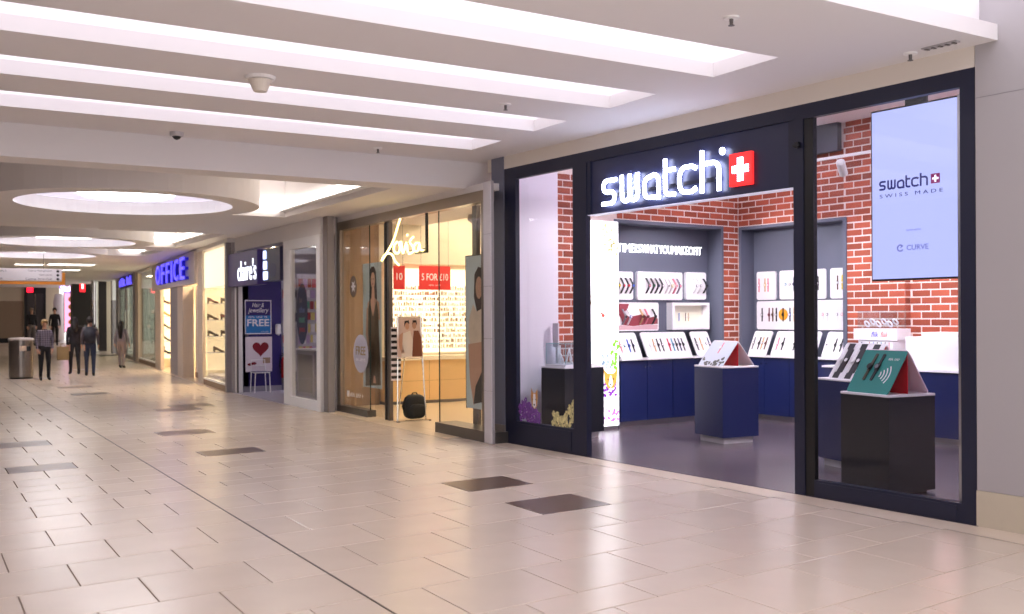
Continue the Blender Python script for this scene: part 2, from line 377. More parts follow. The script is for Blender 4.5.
# ceiling fittings on the near ceiling
for k, (x, y, lb) in enumerate([(4.78, 5.0, 'chrome sprinkler head on the ceiling between the nearest slot and its neighbour'), (6.64, 4.99, 'chrome sprinkler head right above the shop window by the grey pillar'), (4.81, 11.02, 'sprinkler head beside the white beam'), (4.87, 8.14, 'sprinkler head between the second and third light slot')]):
    t = thing('sprinkler', lb, 'sprinkler', T((x, y, ZC)), 'ceiling sprinklers')
    obj('rose', MB().lathe([(.01, 0), (.055, 0), (.05, -.012), (.01, -.014)][::-1], 18), M_white, t, smooth=False)
    obj('body', MB().lathe([(.012, -.05), (.014, -.012)], 10), M_dsteel, t)
    obj('deflector', MB().lathe([(.004, -.062), (.022, -.06), (.022, -.056), (.004, -.05)], 12), M_dsteel, t)
t = thing('smoke_detector', 'white conical detector on the ceiling between the second and third slot', 'detector', T((2.53, 8.24, ZC)))
obj('base', MB().lathe([(.01, -.03), (.12, -.025), (.13, 0), (.01, 0)], 24), M_white, t, smooth=False)
obj('cone', MB().lathe([(.01, -.13), (.055, -.125), (.1, -.03), (.01, -.028)], 24), mat('detector shell', (226, 218, 206), .5), t)
t = thing('dome_camera', 'small grey security camera on the ceiling beside the beam', 'camera', T((2.5, 11.15, ZC)))
obj('housing', MB().lathe([(.01, -.05), (.07, -.045), (.075, 0), (.01, 0)], 20), mat('camera shell', (190, 186, 190), .4), t)
obj('lens_bubble', MB().lathe([(.005, -.085), (.03, -.075), (.048, -.05), (.01, -.045)], 18), M_black, t)
t = thing('ceiling_vent', 'short grey linear vent in the ceiling above the right shop window', 'vent', T((6.63, 4.72, ZC)) @ RZ(ANG))
obj('vent_frame', MB().box(-.03, .03, -.14, .14, -.012, 0), M_grey, t)
for k in range(5): obj('slat', MB().box(-.022, .022, -.12+k*.055, -.1+k*.055, -.018, -.01), M_dsteel, t)

# ================================================================== WALLS of the mall
struct('wall_left', MB().box(-2.6, -2.4, -4.5, 62, 0, 4.2), mat('dark taupe wall', (120, 112, 108), .6))  # unseen side wall, coloured dark to weaken reflections in the shop glass
# white bulkhead over the swatch front and the grey pillar to its right
struct('wall_right', MB().box(.0, .14, 0, 6.62, 3.46, 4.4), mat('bulkhead', (224, 216, 206), .7), FS)
pl = struct('wall_pillar', MB().box(.0, .5, -3.4, -.005, .27, 4.4), M_grey, FS)
obj('panel_joint', MB().box(-.002, .002, -3.4, -.005, 3.22, 3.225), mat('panel joint', (140, 138, 140), .6), pl)
struct('baseboard_right', MB().box(-.012, .5, -3.4, -.005, 0, .268), M_skirt, FS)
pl = struct('wall_pillar', MB().box(-.01, .16, 6.245, 6.52, 0, 3.62), mat('blue grey pillar', (118, 120, 138), .45), FS)
obj('plinth', MB().box(-.025, .17, 6.243, 6.53, 0, .22), mat('pillar plinth', (128, 122, 118), .4), pl)

# ================================================================== SWATCH SHOP FRONT
fr = struct('window_1', MB().box(0, .06, 6.0, 6.24, 0, 3.46), M_frame, FS)         # left display window: posts, sill, head, pane
obj('post', MB().box(0, .06, 4.61, 4.86, 0, 3.46).box(-.012, .0, 4.61, 4.70, 0, 2.74), M_frame, fr)
obj('sill', MB().box(.0, .07, 4.86, 6.0, 0, .29).box(-.008, 0, 4.9, 5.97, .03, .26), M_frame, fr)
obj('head_rail', MB().box(0, .06, 4.86, 6.0, 3.31, 3.46), M_frame, fr)
obj('pane', MB().box(.03, .038, 4.86, 6.0, .29, 3.31), M_glass, fr)
fr = struct('window_2', MB().box(0, .06, 0, .12, 0, 3.46), M_frame, FS)            # right display window
obj('post', MB().box(0, .05, 1.59, 1.70, 0, 3.46), M_frame, fr)
obj('post', MB().box(.01, .06, 1.49, 1.588, 0, 3.33), M_black, fr)
obj('sill', MB().box(0, .07, .12, 1.49, 0, .15).box(-.006, 0, .16, 1.46, .02, .13), M_frame, fr)
obj('head_rail', MB().box(0, .06, .12, 1.59, 3.33, 3.46), M_frame, fr)
obj('pane', MB().box(.03, .038, .12, 1.49, .15, 3.33), M_glass, fr)
obj('catch', MB().box(-.03, 0, 1.62, 1.66, 3.08, 3.13).box(-.045, -.03, 1.6, 1.67, 3.09, 3.11), M_black, fr)
obj('steel_jamb', MB().box(.1, .14, .14, .2, 0, 3.3), M_steel, fr)
# fascia with the lit name
fas = thing('shop_fascia', 'dark navy sign board over the shop entrance', 'sign board', FS)
obj('board', MB().box(.03, .14, 1.70, 4.61, 2.74, 3.34), M_fascia, fas)
obj('border', MB().box(.0, .12, 1.70, 4.61, 3.34, 3.46).box(.01, .03, 1.70, 1.76, 2.74, 3.34).box(.01, .03, 4.55, 4.61, 2.74, 3.34), M_frame, fas)
obj('light_edge', MB().box(.02, .14, 1.70, 4.61, 2.732, 2.74), mat('fascia soffit lit', (215, 215, 235), .5, emit=.25), fas)

def swatch_letters(k, w):
    """strokes of the logotype, x height 1"""
    h = w/2; L = []
    L.append([fillet([(.82, 1-h), (h, 1-h), (h, .5), (.82-h, .5), (.82-h, h), (.02, h)], .22)])
    x = 1.02
    L.append([fillet([(x+h, 1), (x+h, h), (x+.52, h), (x+.52, 1)], .2), fillet([(x+.52, 1), (x+.52, h), (x+1.04-h, h), (x+1.04-h, 1)], .2)])
    x = 2.2
    L.append([fillet([(x+.92-h, 0), (x+.92-h, 1-h), (x+h, .72), (x+h, h), (x+.92-h, h)], .24)])
    x = 3.24
    L.append([fillet([(x+h, 1.28), (x+h, h), (x+.58, h)], .2), [(x+.1, 1-h), (x+.58, 1-h)]])
    x = 3.92
    L.append([fillet([(x+.88, 1-h-.1), (x+.72, 1-h), (x+h, 1-h), (x+h, h), (x+.72, h), (x+.88, h+.1)], .3)])
    x = 4.96
    L.append([[(x+h, 1.32), (x+h, 0)], fillet([(x+h, 1-h), (x+.94-h, 1-h), (x+.94-h, 0)], .26)])
    return L
L = swatch_letters(1, .2)
SX, SZ = 1.79/5.92, .315
sgn = thing('letter_sign', 'white backlit shop name on the dark board over the shop entrance', 'sign', FS @ T((.03, 4.325, 2.80)) @ FRONT @ Matrix.Diagonal((.995, 1, 1, 1)))
for ch, strokes in zip('swatch', L):
    mb = MB()
    for st in strokes: mb.ribbon([(p[0]*SX, p[1]*SZ) for p in st], .042, .035, .05)
    obj('letter', mb, M_signw, sgn)
obj('registered_dot', MB().disc(1.80, .375, .032, .036, .035, .05, 16), M_signw, sgn)
pq = obj('plaque', MB().rrect(1.885, 2.165, .02, .33, .008, .01, .04), M_signr, sgn); pq['label'] = 'red plaque with white cross'
obj('cross', MB().box(1.992, 2.058, .065, .285, .04, .046).box(1.925, 2.125, .145, .211, .04, .0455), M_signw, pq)
obj('standoff', MB().box(.05, 1.75, .1, .14, 0, .03), M_frame, sgn)

# ================================================================== SWATCH SHOP INTERIOR
struct('ceiling', MB().box(.14, 5.3, -.05, 7.2, 4.3, 4.4), M_white, FS)
plaster = mat('plaster lilac white', (232, 222, 232), .7)
wl = struct('wall_left', MB().box(.16, 1.13, 6.6, 6.75, 0, 4.3), plaster, FS)
PB, PW = .096, .272
def brick_unit():
    c = .06; mb = MB()
    f = [(-.5, -.5, 0), (.5, -.5, 0), (.5, .5, 0), (-.5, .5, 0)]; b = [(-.5, -.5, -1), (.5, -.5, -1), (.5, .5, -1), (-.5, .5, -1)]
    f2 = [(x*.965, y*.86, .25) for x, y, z in f]
    mb.add(b+f+f2, [(8, 9, 10, 11)] + [(o+i, o+(i+1) % 4, o+4+(i+1) % 4, o+4+i) for o in (0, 4) for i in range(4)]); return mb
BR = brick_unit(); BRM = BR.mesh('brick', M_brick)
def bricks(parent, MM, rects, limit=300, skip=None):
    out = []
    for (a0, a1, b0, b1, c) in rects:
        k = int(round(b0/PB))
        while k*PB < b1-.02:
            z = k*PB+PB/2; off = PW/2*(k % 2)
            n = math.floor((a0-off)/PW)
            while n*PW+off < a1:
                p0, p1 = max(a0, n*PW+off+.008), min(a1, (n+1)*PW+off-.008)
                if p1-p0 > .03: out.append(((p0+p1)/2, z, p1-p0, c))
                n += 1
            k += 1
    out.sort(key=lambda q: 0 if not skip else skip(q))
    st = MB()
    for i, (a, b, wd, c) in enumerate(out):
        Mx = MM @ T((a, b, c+random.uniform(-.002, .003))) @ Matrix.Diagonal((wd, PB-.017, .02, 1))
        if i < limit: link('brick', BRM, parent, Mx)
        else: st.join(BR, Mx)
    if st.v: o = obj('brick_courses', st, M_brick, parent); o['kind'] = 'stuff'
# left wall: brick header, pier, niche
wb = struct('wall_left', MB().box(1.13, 4.85, 6.61, 6.75, 2.94, 4.3).box(1.13, 2.2, 6.61, 6.75, 0, 2.94).box(4.32, 4.85, 6.61, 6.75, 0, 2.94), M_mortar, FS)
bricks(wb, T((0, 6.61, 0)) @ SIDE, [(2.2, 4.7, 2.94, 3.62, 0), (4.32, 4.7, .95, 2.94, 0), (1.13, 1.6, .9, 3.55, 0), (1.13, 4.7, 3.62, 4.28, 0)], 300)
struct('wall_left', MB().box(2.2, 4.6, 6.88, 6.95, 0, 3.1).box(2.14, 2.21, 6.6, 6.9, 0, 2.94).box(4.31, 4.36, 6.59, 6.9, 0, 2.94).box(2.14, 4.36, 6.59, 6.95, 2.925, 2.97), M_slate, FS)
# back wall
wk = struct('wall_back', MB().box(4.71, 4.85, 4.65, 6.75, 2.94, 4.3).box(4.71, 4.85, 6.54, 6.75, 0, 2.94).box(4.71, 4.85, 3.7, 4.65, 0, 4.3).box(4.83, 4.95, -.1, 3.72, 0, 4.3), M_mortar, FS)
bricks(wk, T((4.71, 0, 0)) @ FRONT, [(-6.6, -4.65, 2.94, 3.88, 0), (-6.6, -6.54, .98, 2.94, 0), (-4.65, -3.7, .9, 3.7, 0), (-3.7, -2.6, .9, 3.0, -.12), (-4.65, -3.7, 3.7, 4.28, 0), (-3.7, -2.0, 3.0, 4.28, -.12)], 300,
       skip=lambda q: 0 if q[1] < 3.6 else 1)
bricks(wk, T((4.71, 3.7, 0)) @ Matrix(((-1, 0, 0, 0), (0, 0, -1, 0), (0, 1, 0, 0), (0, 0, 0, 1))) @ T((-.12, 0, 0)), [(0, .11, .9, 3.7, 0)], 40)
struct('wall_back', MB().box(4.98, 5.05, 4.6, 6.6, 0, 3.1).box(4.69, 5.0, 6.53, 6.58, 0, 2.94).box(4.69, 5.0, 4.6, 4.66, 0, 2.94).box(4.69, 5.05, 4.6, 6.58, 2.925, 2.97), M_slate, FS)
o = obj('upper_panel', MB().box(4.60, 4.69, 4.67, 6.5, 3.9, 4.3), M_slated, wk)
struct('wall_right', MB().box(.16, 4.9, -.15, -.02, 0, 4.3), plaster, FS)

# ---- cabinets along the left and back niches
def cabinet(M, wd, label, group, h=.95, dep=.3, kick=M_steel, front=M_navy):
    """(a,b,c): a along the front, b up, c out of the wall; front plane at c=0"""
    t = thing('base_cabinet', label, 'cabinet', M, group)
    obj('body', MB().box(0, wd, .08, h, -dep, -.022), front, t)
    obj('kick_board', MB().box(0, wd, 0, .08, -.06, -.05), kick, t)
    for k in range(2):
        a0 = k*wd/2+.003; a1 = (k+1)*wd/2-.003
        d = obj('door', MB().box(a0, a1, .085, h-.004, -.02, 0), front, t)
        ak = a1-.045 if k == 0 else a0+.045
        obj('knob', MB().disc(ak, h-.09, .012, .012, 0, .018, 10), M_chrome, d)
    return t
cabinet(FS @ T((2.22, 6.57, 0)) @ SIDE, 1.02, 'navy double cabinet in the left niche, nearer the lightbox', 'navy base cabinets')
cabinet(FS @ T((3.245, 6.57, 0)) @ SIDE, 1.02, 'navy double cabinet in the left niche, next to the room corner', 'navy base cabinets')
cabinet(FS @ T((4.65, 6.52, 0)) @ FRONT, .94, 'navy double cabinet in the back niche, next to the room corner', 'navy base cabinets')
cabinet(FS @ T((4.65, 5.575, 0)) @ FRONT, .905, 'navy double cabinet in the back niche, nearer the bright brick wall', 'navy base cabinets')
o = obj('worktop', MB().cbox(2.215, 4.305, 6.53, 6.878, .952, .975, .004), M_worktop, None, FS); tag(o, 'white worktop along the left niche', 'worktop')
o = obj('worktop', MB().cbox(4.61, 4.978, 4.665, 6.525, .952, .975, .004), M_worktop, None, FS); tag(o, 'white worktop along the back niche', 'worktop')

# ---- watches
WM = {}
def watch_mesh(kind, sc_=1.0):
    key = (kind, sc_)
    if key in WM: return WM[key]
    if kind == 'flat':
        st = MB().rrect(-.011, .011, -.105, .105, .008, .001, .006).rrect(-.015, .015, -.03, .03, .006, .001, .008)
        ca = MB().disc(0, 0, .021, .021, .008, .018, 16); di = MB().disc(0, 0, .016, .016, .018, .0195, 14)
    else:   # strap bent over a stand, seen from the side
        st = MB()
        pth = [(-.115, .004), (-.06, .045), (-.02, .07), (.02, .07), (.06, .045), (.115, .004)]
        for (b0, c0), (b1, c1) in zip(pth, pth[1:]):
            st.add([(a, b, c+d) for d in (0, .012) for a, b, c in ((-.014, b0, c0), (.014, b0, c0), (.014, b1, c1), (-.014, b1, c1))], [(0, 1, 2, 3), (4, 5, 6, 7), (0, 1, 5, 4), (1, 2, 6, 5), (2, 3, 7, 6), (3, 0, 4, 7)])
        ca = MB().disc(0, 0, .022, .022, .08, .094, 16); di = MB().disc(0, 0, .017, .017, .094, .0955, 14)
    WM[key] = (st, ca, di); return WM[key]
WC = {'black': (24, 24, 28), 'white': (232, 228, 230), 'blue': (44, 88, 190), 'red': (196, 32, 62), 'teal': (30, 140, 168), 'tan': (206, 164, 120), 'grey': (120, 118, 128), 'pink': (226, 130, 150),
      'navy': (34, 40, 84), 'brown': (96, 62, 50), 'green': (60, 120, 80), 'yellow': (226, 196, 70), 'maroon': (110, 44, 56), 'olive': (66, 62, 44)}
WDATA = {}
def watch(MM, strap, case, dial, label, kind='flat', s=1.0):
    t = thing('wristwatch', label, 'watch', MM @ Matrix.Diagonal((s, s, s, 1)), 'wristwatches on display')
    for nm, mb, c in zip(('strap', 'case', 'dial'), watch_mesh(kind), (strap, case, dial)):
        k = (kind, nm, c)
        if k not in WDATA: WDATA[k] = mb.mesh(nm, mat('watch '+c, WC[c], .4))
        link(nm, WDATA[k], t)
def board(MM, a0, a1, b0, b1, label, name='display_board', r=.035, th=.03, m=None):
    o = obj(name, MB().rrect(a0, a1, b0, b1, r, 0, th), m or M_board, None, MM); tag(o, label, 'display board', 'white watch boards'); return o
def row(MM, xs, b, cols, where, kind='flat', c=.03, s=1.0):
    for i, (x, cc) in enumerate(zip(xs, cols)):
        st, ca, di = (cc if isinstance(cc, tuple) else (cc, cc, 'white' if cc in ('black', 'navy') and i % 3 == 0 else cc))
        watch(MM @ T((x, b, c)), st, ca, di, '%s watch, %s from left on %s' % (st, ORD[i], where), kind, s)
# left niche, upright boards (plane coordinates a = depth into the shop, b = height)
LB = FS @ T((0, 6.83, 0)) @ SIDE
for k, (a0, a1, b0, b1, lb) in enumerate([(2.26, 2.70, 1.83, 2.24, 'white upright board with black watches beside the lightbox'), (2.79, 3.71, 1.83, 2.25, 'wide white upright board, top middle of the left niche'), (3.79, 4.22, 1.84, 2.26, 'white upright board, top right of the left niche')]):
    board(LB @ T((0, 0, -.05)), a0, a1, b0, b1, lb, th=.05)
row(LB, [2.36, 2.45, 2.54, 2.63], 2.035, [('black', 'black', 'yellow'), ('black', 'black', 'red'), ('black', 'black', 'red'), ('black', 'navy', 'blue')], 'the upper board beside the lightbox', 'bent', 0)
row(LB, [2.95, 3.04, 3.13, 3.22, 3.34, 3.42, 3.50, 3.58], 2.04, [('black', 'black', 'pink'), ('black', 'black', 'green'), ('black', 'black', 'navy'), ('black', 'black', 'white'), ('white', 'white', 'grey'), ('white', 'yellow', 'white'), ('pink', 'white', 'pink'), ('grey', 'grey', 'pink')], 'the wide upper board of the left niche', 'bent', 0)
row(LB, [3.94, 4.02, 4.15], 2.05, [('white', 'grey', 'white'), ('white', 'grey', 'white'), ('black', 'black', 'black')], 'the upper right board of the left niche', 'bent', 0)
bo = board(LB @ T((0, 0, -.05)), 2.26, 3.21, 1.37, 1.79, 'upright board with pale and maroon camouflage print, middle row of the left niche', th=.05)
for nm, col, pts in (('print_patch', (150, 62, 74), [(2.34, 1.7), (2.42, 1.63), (2.5, 1.64), (2.62, 1.58), (2.78, 1.6), (2.9, 1.62), (3.0, 1.56), (3.12, 1.58), (3.19, 1.55), (3.19, 1.47), (2.9, 1.46), (2.7, 1.44), (2.5, 1.46), (2.46, 1.56)]),
                     ('print_patch', (150, 148, 180), [(2.28, 1.77), (2.62, 1.77), (2.58, 1.68), (2.46, 1.62), (2.36, 1.68), (2.32, 1.6), (2.28, 1.6)]), ('print_patch', (216, 176, 184), [(2.3, 1.39), (3.18, 1.39), (3.19, 1.46), (2.9, 1.455), (2.7, 1.435), (2.5, 1.455), (2.4, 1.45), (2.3, 1.42)])):
    obj(nm, MB().prism([(p[0], p[1]) for p in pts], .0501, .0512), mat('print %d' % col[0], col, .5), bo)
row(LB, [2.48, 2.58, 2.82, 2.92, 3.07], 1.58, [('grey', 'grey', 'black'), ('white', 'blue', 'white'), ('tan', 'brown', 'brown'), ('pink', 'maroon', 'maroon'), ('black', 'black', 'black')], 'the camouflage board of the left niche', 'bent', 0)
t = thing('shadow_box', 'open white shadow box with bright interior, middle row of the left niche', 'display box', LB @ T((0, 0, -.05)))
fb = MB()
for a0, a1, b0, b1 in ((3.42, 4.21, 1.75, 1.79), (3.42, 4.21, 1.38, 1.42), (3.42, 3.47, 1.42, 1.75), (4.16, 4.21, 1.42, 1.75)): fb.box(a0, a1, b0, b1, 0, .13)
obj('box_frame', fb, M_board, t); obj('back', MB().box(3.47, 4.16, 1.42, 1.75, 0, .012), mat('warm lit back', (240, 234, 214), .5, emit=.05), t)
for i, (x, c) in enumerate([(3.55, 'green'), (3.66, 'blue'), (3.8, 'brown'), (3.86, 'tan')]):
    watch(LB @ T((x, 1.57, -.03)), c, c, 'white', '%s watch, %s from left inside the shadow box' % (c, ORD[i]), 'flat', .6)
# slanted boards on the left worktop
tl = math.atan2(.18, .37); LW = math.hypot(.18, .37)
TS = FS @ T((0, 6.60, .978)) @ SIDE @ RX(-tl)
for a0, a1, lb in ((2.26, 2.68, 'slanted white board on the left worktop beside the lightbox'), (2.78, 3.69, 'wide slanted white board in the middle of the left worktop'), (3.80, 4.18, 'slanted white board at the far end of the left worktop')):
    board(TS @ T((0, 0, -.02)), a0, a1, 0, LW, lb, th=.02)
row(TS, [2.32, 2.40, 2.48, 2.56], .2, [('pink', 'pink', 'white'), ('white', 'teal', 'white'), ('blue', 'black', 'blue'), ('black', 'black', 'navy')], 'the slanted board beside the lightbox', c=.0)
row(TS, [2.90, 2.98, 3.06, 3.14, 3.28, 3.36, 3.43, 3.50, 3.57], .2, [('white', 'white', 'white'), ('tan', 'tan', 'white'), 'black', 'black', ('red', 'red', 'red'), ('teal', 'grey', 'teal'), ('black', 'black', 'black'), ('navy', 'black', 'black'), ('black', 'black', 'black')], 'the wide slanted board of the left worktop', c=0)
row(TS, [3.86, 3.96, 4.06, 4.13], .2, ['black', ('tan', 'tan', 'white'), ('white', 'grey', 'white'), 'navy'], 'the far slanted board of the left worktop', c=0)
# back niche boards: a runs towards the viewer's right (a = -u)
RB = FS @ T((4.95, 0, 0)) @ FRONT
for a0, a1, lb in ((-6.45, -6.07, 'white upright board, top left of the back niche'), (-6.0, -5.15, 'white upright board, top middle of the back niche'), (-5.07, -4.68, 'white upright board, top right of the back niche')):
    board(RB @ T((0, 0, -.04)), a0, a1, 1.83, 2.27, lb, th=.04)
b4 = board(RB @ T((0, 0, -.04)), -6.45, -4.68, 1.37, 1.81, 'long white board with an orange spot, middle row of the back niche', th=.04)
obj('orange_spot', MB().disc(-5.93, 1.6, .09, .09, .0401, .0412, 24), mat('orange spot', (240, 160, 30), .5), b4)
row(RB, [-6.40, -6.28, -6.22], 2.06, [('pink', 'pink', 'white'), ('tan', 'yellow', 'white'), ('pink', 'pink', 'white')], 'the top left board of the back niche', c=0)
row(RB, [-5.88, -5.80, -5.72, -5.28], 2.06, [('white', 'teal', 'white'), ('white', 'grey', 'white'), 'navy', 'black'], 'the top middle board of the back niche', c=0)
row(RB, [-4.94, -4.86, -4.78], 2.06, [('brown', 'grey', 'white'), ('yellow', 'yellow', 'white'), ('blue', 'navy', 'blue')], 'the top right board of the back niche', c=0)
row(RB, [-6.34, -6.2, -6.13, -6.06, -5.93, -5.8, -5.72, -5.2, -5.12, -4.95, -4.86, -4.76], 1.6, ['black', 'maroon', 'brown', 'black', 'black', ('navy', 'blue', 'white'), ('tan', 'yellow', 'white'), ('white', 'pink', 'white'), ('white', 'grey', 'white'), ('white', 'grey', 'white'), ('white', 'pink', 'white'), 'black'], 'the long board of the back niche', c=0)
RS = FS @ T((4.70, 0, .978)) @ FRONT @ RX(-tl)
for a0, a1, lb in ((-6.42, -6.07, 'slanted white board on the back worktop, next to the room corner'), (-5.98, -5.16, 'slanted white board in the middle of the back worktop'), (-5.05, -4.68, 'slanted white board on the back worktop, next to the bright bricks')):
    board(RS @ T((0, 0, -.02)), a0, a1, 0, LW, lb, th=.02)
row(RS, [-6.37, -6.26, -6.2, -6.13], .2, [('grey', 'black', 'white'), 'black', ('tan', 'brown', 'white'), 'brown'], 'the back worktop board next to the corner', c=0)
row(RS, [-5.9, -5.8, -5.58, -5.5, -5.25], .2, [('pink', 'pink', 'white'), 'black', 'black', 'navy', 'navy'], 'the middle board of the back worktop', c=0)
row(RS, [-5.0, -4.86, -4.76], .2, [('white', 'white', 'grey'), 'black', 'black'], 'the back worktop board next to the bright bricks', c=0)
# slogan on the left niche wall
sl = thing('slogan', 'white lit slogan lettering on the grey wall of the left niche', 'lettering', FS @ T((0, 6.88, 0)) @ SIDE)
x = 2.43
words = [('TIME', .36), ('IS', .13), ('WHAT', .35), ('YOU', .27), ('MAKE', .36), ('OF', .17), ('IT', .12)]
tot = sum(q[1] for q in words)
for wd, ln in words:
    ln *= 1.75/tot
    obj('word', text_mb(wd, x, x+ln-.012, 2.53, 2.655, .0, .012, .0), mat('slogan lit', (255, 255, 255), .5, emit=1.3), sl); x += ln

# ---- plinths with tent displays (x = into shop, y = along front; corner nearest viewer at origin)
def plinth(u, v, su, sv, a, h, label, m, base=None, kick=.085, top=M_worktop):
    base = base or mat('pale grey foot', (196, 192, 196), .4)
    t = thing('display_plinth', label, 'plinth', FS @ T((v, u, 0)) @ RZ(-a), 'display plinths')
    obj('body', MB().box(0, sv, 0, su, kick, h-.022), m, t)
    obj('top_panel', MB().cbox(-.004, sv+.004, -.004, su+.004, h-.022, h, .004), top, t)
    obj('recessed_foot', MB().box(.05, sv-.05, .05, su-.05, .004, kick), base, t)
    return t
# local axes of a plinth after RZ(-a): y = (sin a, cos a) in (v,u), x = (cos a, -sin a)
def tent(u, v, su, sv, a, h0, ht, label, front, inner=M_redin, back=None, dep=.5, wid=None):
    MM = FS @ T((v, u, h0)) @ RZ(-a)
    wd = wid or su-.08; y0 = .04; x0 = .025
    t = thing('tent_display', label, 'display stand', MM, 'tent displays on the plinths')
    tilt = math.atan2(dep/2, ht); ln = math.hypot(dep/2, ht)
    Fm = T((x0, y0+wd, 0)) @ FRONT @ RX(-tilt)
    obj('front_panel', MB().rrect(0, wd, 0, ln, .03, -.008, 0), front, t, Fm)
    Bm = T((x0+dep, y0, 0)) @ Matrix(((0, 0, 1, 0), (1, 0, 0, 0), (0, 1, 0, 0), (0, 0, 0, 1))) @ RX(-tilt)
    obj('back_panel', MB().rrect(0, wd, 0, ln, .03, -.008, 0), back or M_board, t, Bm)
    obj('inner_panel', MB().box(x0+dep/2-.004, x0+dep/2+.004, y0+.01, y0+wd-.01, 0, ht-.025), inner, t)
    return t, MM @ Fm, ln, wd
plinth(4.389, 1.963, .581, .55, .171, .964, 'navy plinth standing alone in the shop entrance', M_navy)
t, Mt, ln, wd = tent(4.389, 1.963, .581, .55, .171, .964, .31, 'tent display with pale mountain picture on the entrance plinth', mat('picture sky', (202, 208, 222), .4))
fp = [c for c in t.children if c.name.startswith('front_panel')][0]
pm = MB(); random.seed(3)
for k in range(26):
    a = random.uniform(.02, wd-.02); hh = (abs(a-wd*.45)/wd)*.2+.02; b = random.uniform(.01, .02+hh)
    pm.disc(a, b, random.uniform(.012, .03), random.uniform(.012, .028), .0004, .0012+.0001*k/26, 8)
o = obj('printed_foliage', pm, mat('printed foliage', (86, 84, 82), .5, vary=.9, scale=25, rnd=.9), fp); o['kind'] = 'stuff'
watch(Mt @ T((.25, .28, 0)), 'pink', 'white', 'white', 'pink watch on the picture tent of the entrance plinth', 'flat', .8)
plinth(1.087, .502, .583, .55, .18, .89, 'navy plinth with shade in its colour, right behind the right shop window', M_navy_shade, base=M_black, kick=.03)
tg = mat('teal card', (38, 140, 132), .45)
t, Mt, ln, wd = tent(1.087, .502, .583, .55, .18, .89, .385, 'teal tent display with contactless symbol in the right window', tg, back=mat('pink white card', (226, 206, 216), .5))
fp = [c for c in t.children if c.name.startswith('front_panel')][0]
wv = MB()
for k in range(4):
    R = .045+.035*k; wv.ribbon([(.27+R*math.cos(q), .2+R*math.sin(q)) for q in [(-.62+1.24*i/10) for i in range(11)]], .012, .0005, .0015)
obj('contactless_symbol', wv, M_board, fp)
obj('lettering', tiny_print(.33, .47, .35, .375, .0005, .0015, 10), M_board, fp)
watch(Mt @ T((.16, .27, .0)) @ Matrix.Rotation(-.1, 4, 'Z'), 'olive', 'black', 'black', 'olive watch, left one on the teal tent display', 'flat', 1.35)
watch(Mt @ T((.25, .27, .0)) @ Matrix.Rotation(-.1, 4, 'Z'), 'black', 'black', 'grey', 'black watch, right one on the teal tent display', 'flat', 1.35)
plinth(1.926, 1.377, .785, .56, .261, .93, 'wide navy plinth with a row of watches, behind the dark window plinth', M_navy)
t, Mt, ln, wd = tent(1.926, 1.377, .785, .56, .261, .93, .37, 'white tent display with black stripes and six watches', M_board, wid=.6)
fp = [c for c in t.children if c.name.startswith('front_panel')][0]
for k in range(3): obj('black_stripe', MB().box(.06+.19*k, .155+.19*k, .01, ln-.012, .0003, .0013), mat('stripe', (44, 42, 50), .5), fp)
for k in range(6):
    c = ('white', 'black', 'white', 'black', 'white', 'grey')[k]
    watch(Mt @ T((.07+.094*k, .22, .001)), c, 'white' if k % 2 == 0 else 'black', 'white', '%s watch, %s from left on the striped tent display' % (c, ORD[k]), 'flat', 1.35)
plinth(5.839, .64, .46, .685, -.06, .945, 'dark navy plinth with a glass case in the left shop window', M_navy_shade)
PL = FS @ T((.64, 5.839, .945)) @ RZ(.06)
t = thing('glass_case', 'clear glass case with white pendant stands in the left shop window', 'glass case', PL)
obj('case_base', MB().cbox(.04, .645, .03, .43, 0, .025, .004), M_worktop, t)
x0, x1, y0, y1, hh = .05, .635, .04, .42, .29
for q in ((x0, x0+.006, y0, y1), (x1-.006, x1, y0, y1), (x0, x1, y0, y0+.006), (x0, x1, y1-.006, y1)): obj('pane', MB().box(*q, .025, hh), M_acr, t)
obj('pane', MB().box(x0, x1, y0, y1, hh, hh+.006), M_acr, t)
edge = MB()
for (x, y) in ((x0, y0), (x1, y0), (x0, y1), (x1, y1)): edge.tube([(x, y, .025), (x, y, hh+.006)], .004, 6)
for z in (hh+.004,): edge.tube([(x0, y0, z), (x1, y0, z), (x1, y1, z), (x0, y1, z), (x0, y0, z)], .004, 6)
obj('polished_edge', edge, mat('glass edge', (150, 196, 200), .2), t)
for k, (x, y, lb) in enumerate([(.2, .3, 'small white bust stand at the left in the window glass case'), (.24, .18, 'tall white bust stand in the middle of the window glass case'), (.45, .2, 'white bust stand at the back of the window glass case')]):
    t = thing('bust_stand', lb, 'display stand', PL @ T((x, y, .025)), 'white stands in the glass case'); hh2 = .13 if k == 0 else .2
    obj('foot', MB().lathe([(.01, 0), (.035, 0), (.035, .008), (.006, .01)], 14), M_board, t)
    obj('arm', MB().tube([(0, -.05, .01), (0, -.02, hh2*.6), (0, .0, hh2), (0, .03, hh2*.6), (0, .06, .01)], .011, 8), M_board, t)
    obj('watch_loop', MB().tube([(.02*math.cos(q), .045*math.cos(q)-.03, hh2*.35+.035*math.sin(q)) for q in [2*PI*i/14 for i in range(15)]], .006, 6), mat('watch white', WC['white'], .4), t)
t = thing('card_holder', 'small white upright card holder behind the window glass case', 'card holder', FS @ T((1.05, 6.5, 0)))
obj('pole', MB().box(-.03, .03, -.02, .02, 0, 1.2), M_board, t); obj('card', MB().box(-.05, -.03, -.06, .06, 1.18, 1.5), mat('card face', (214, 204, 212), .5), t)
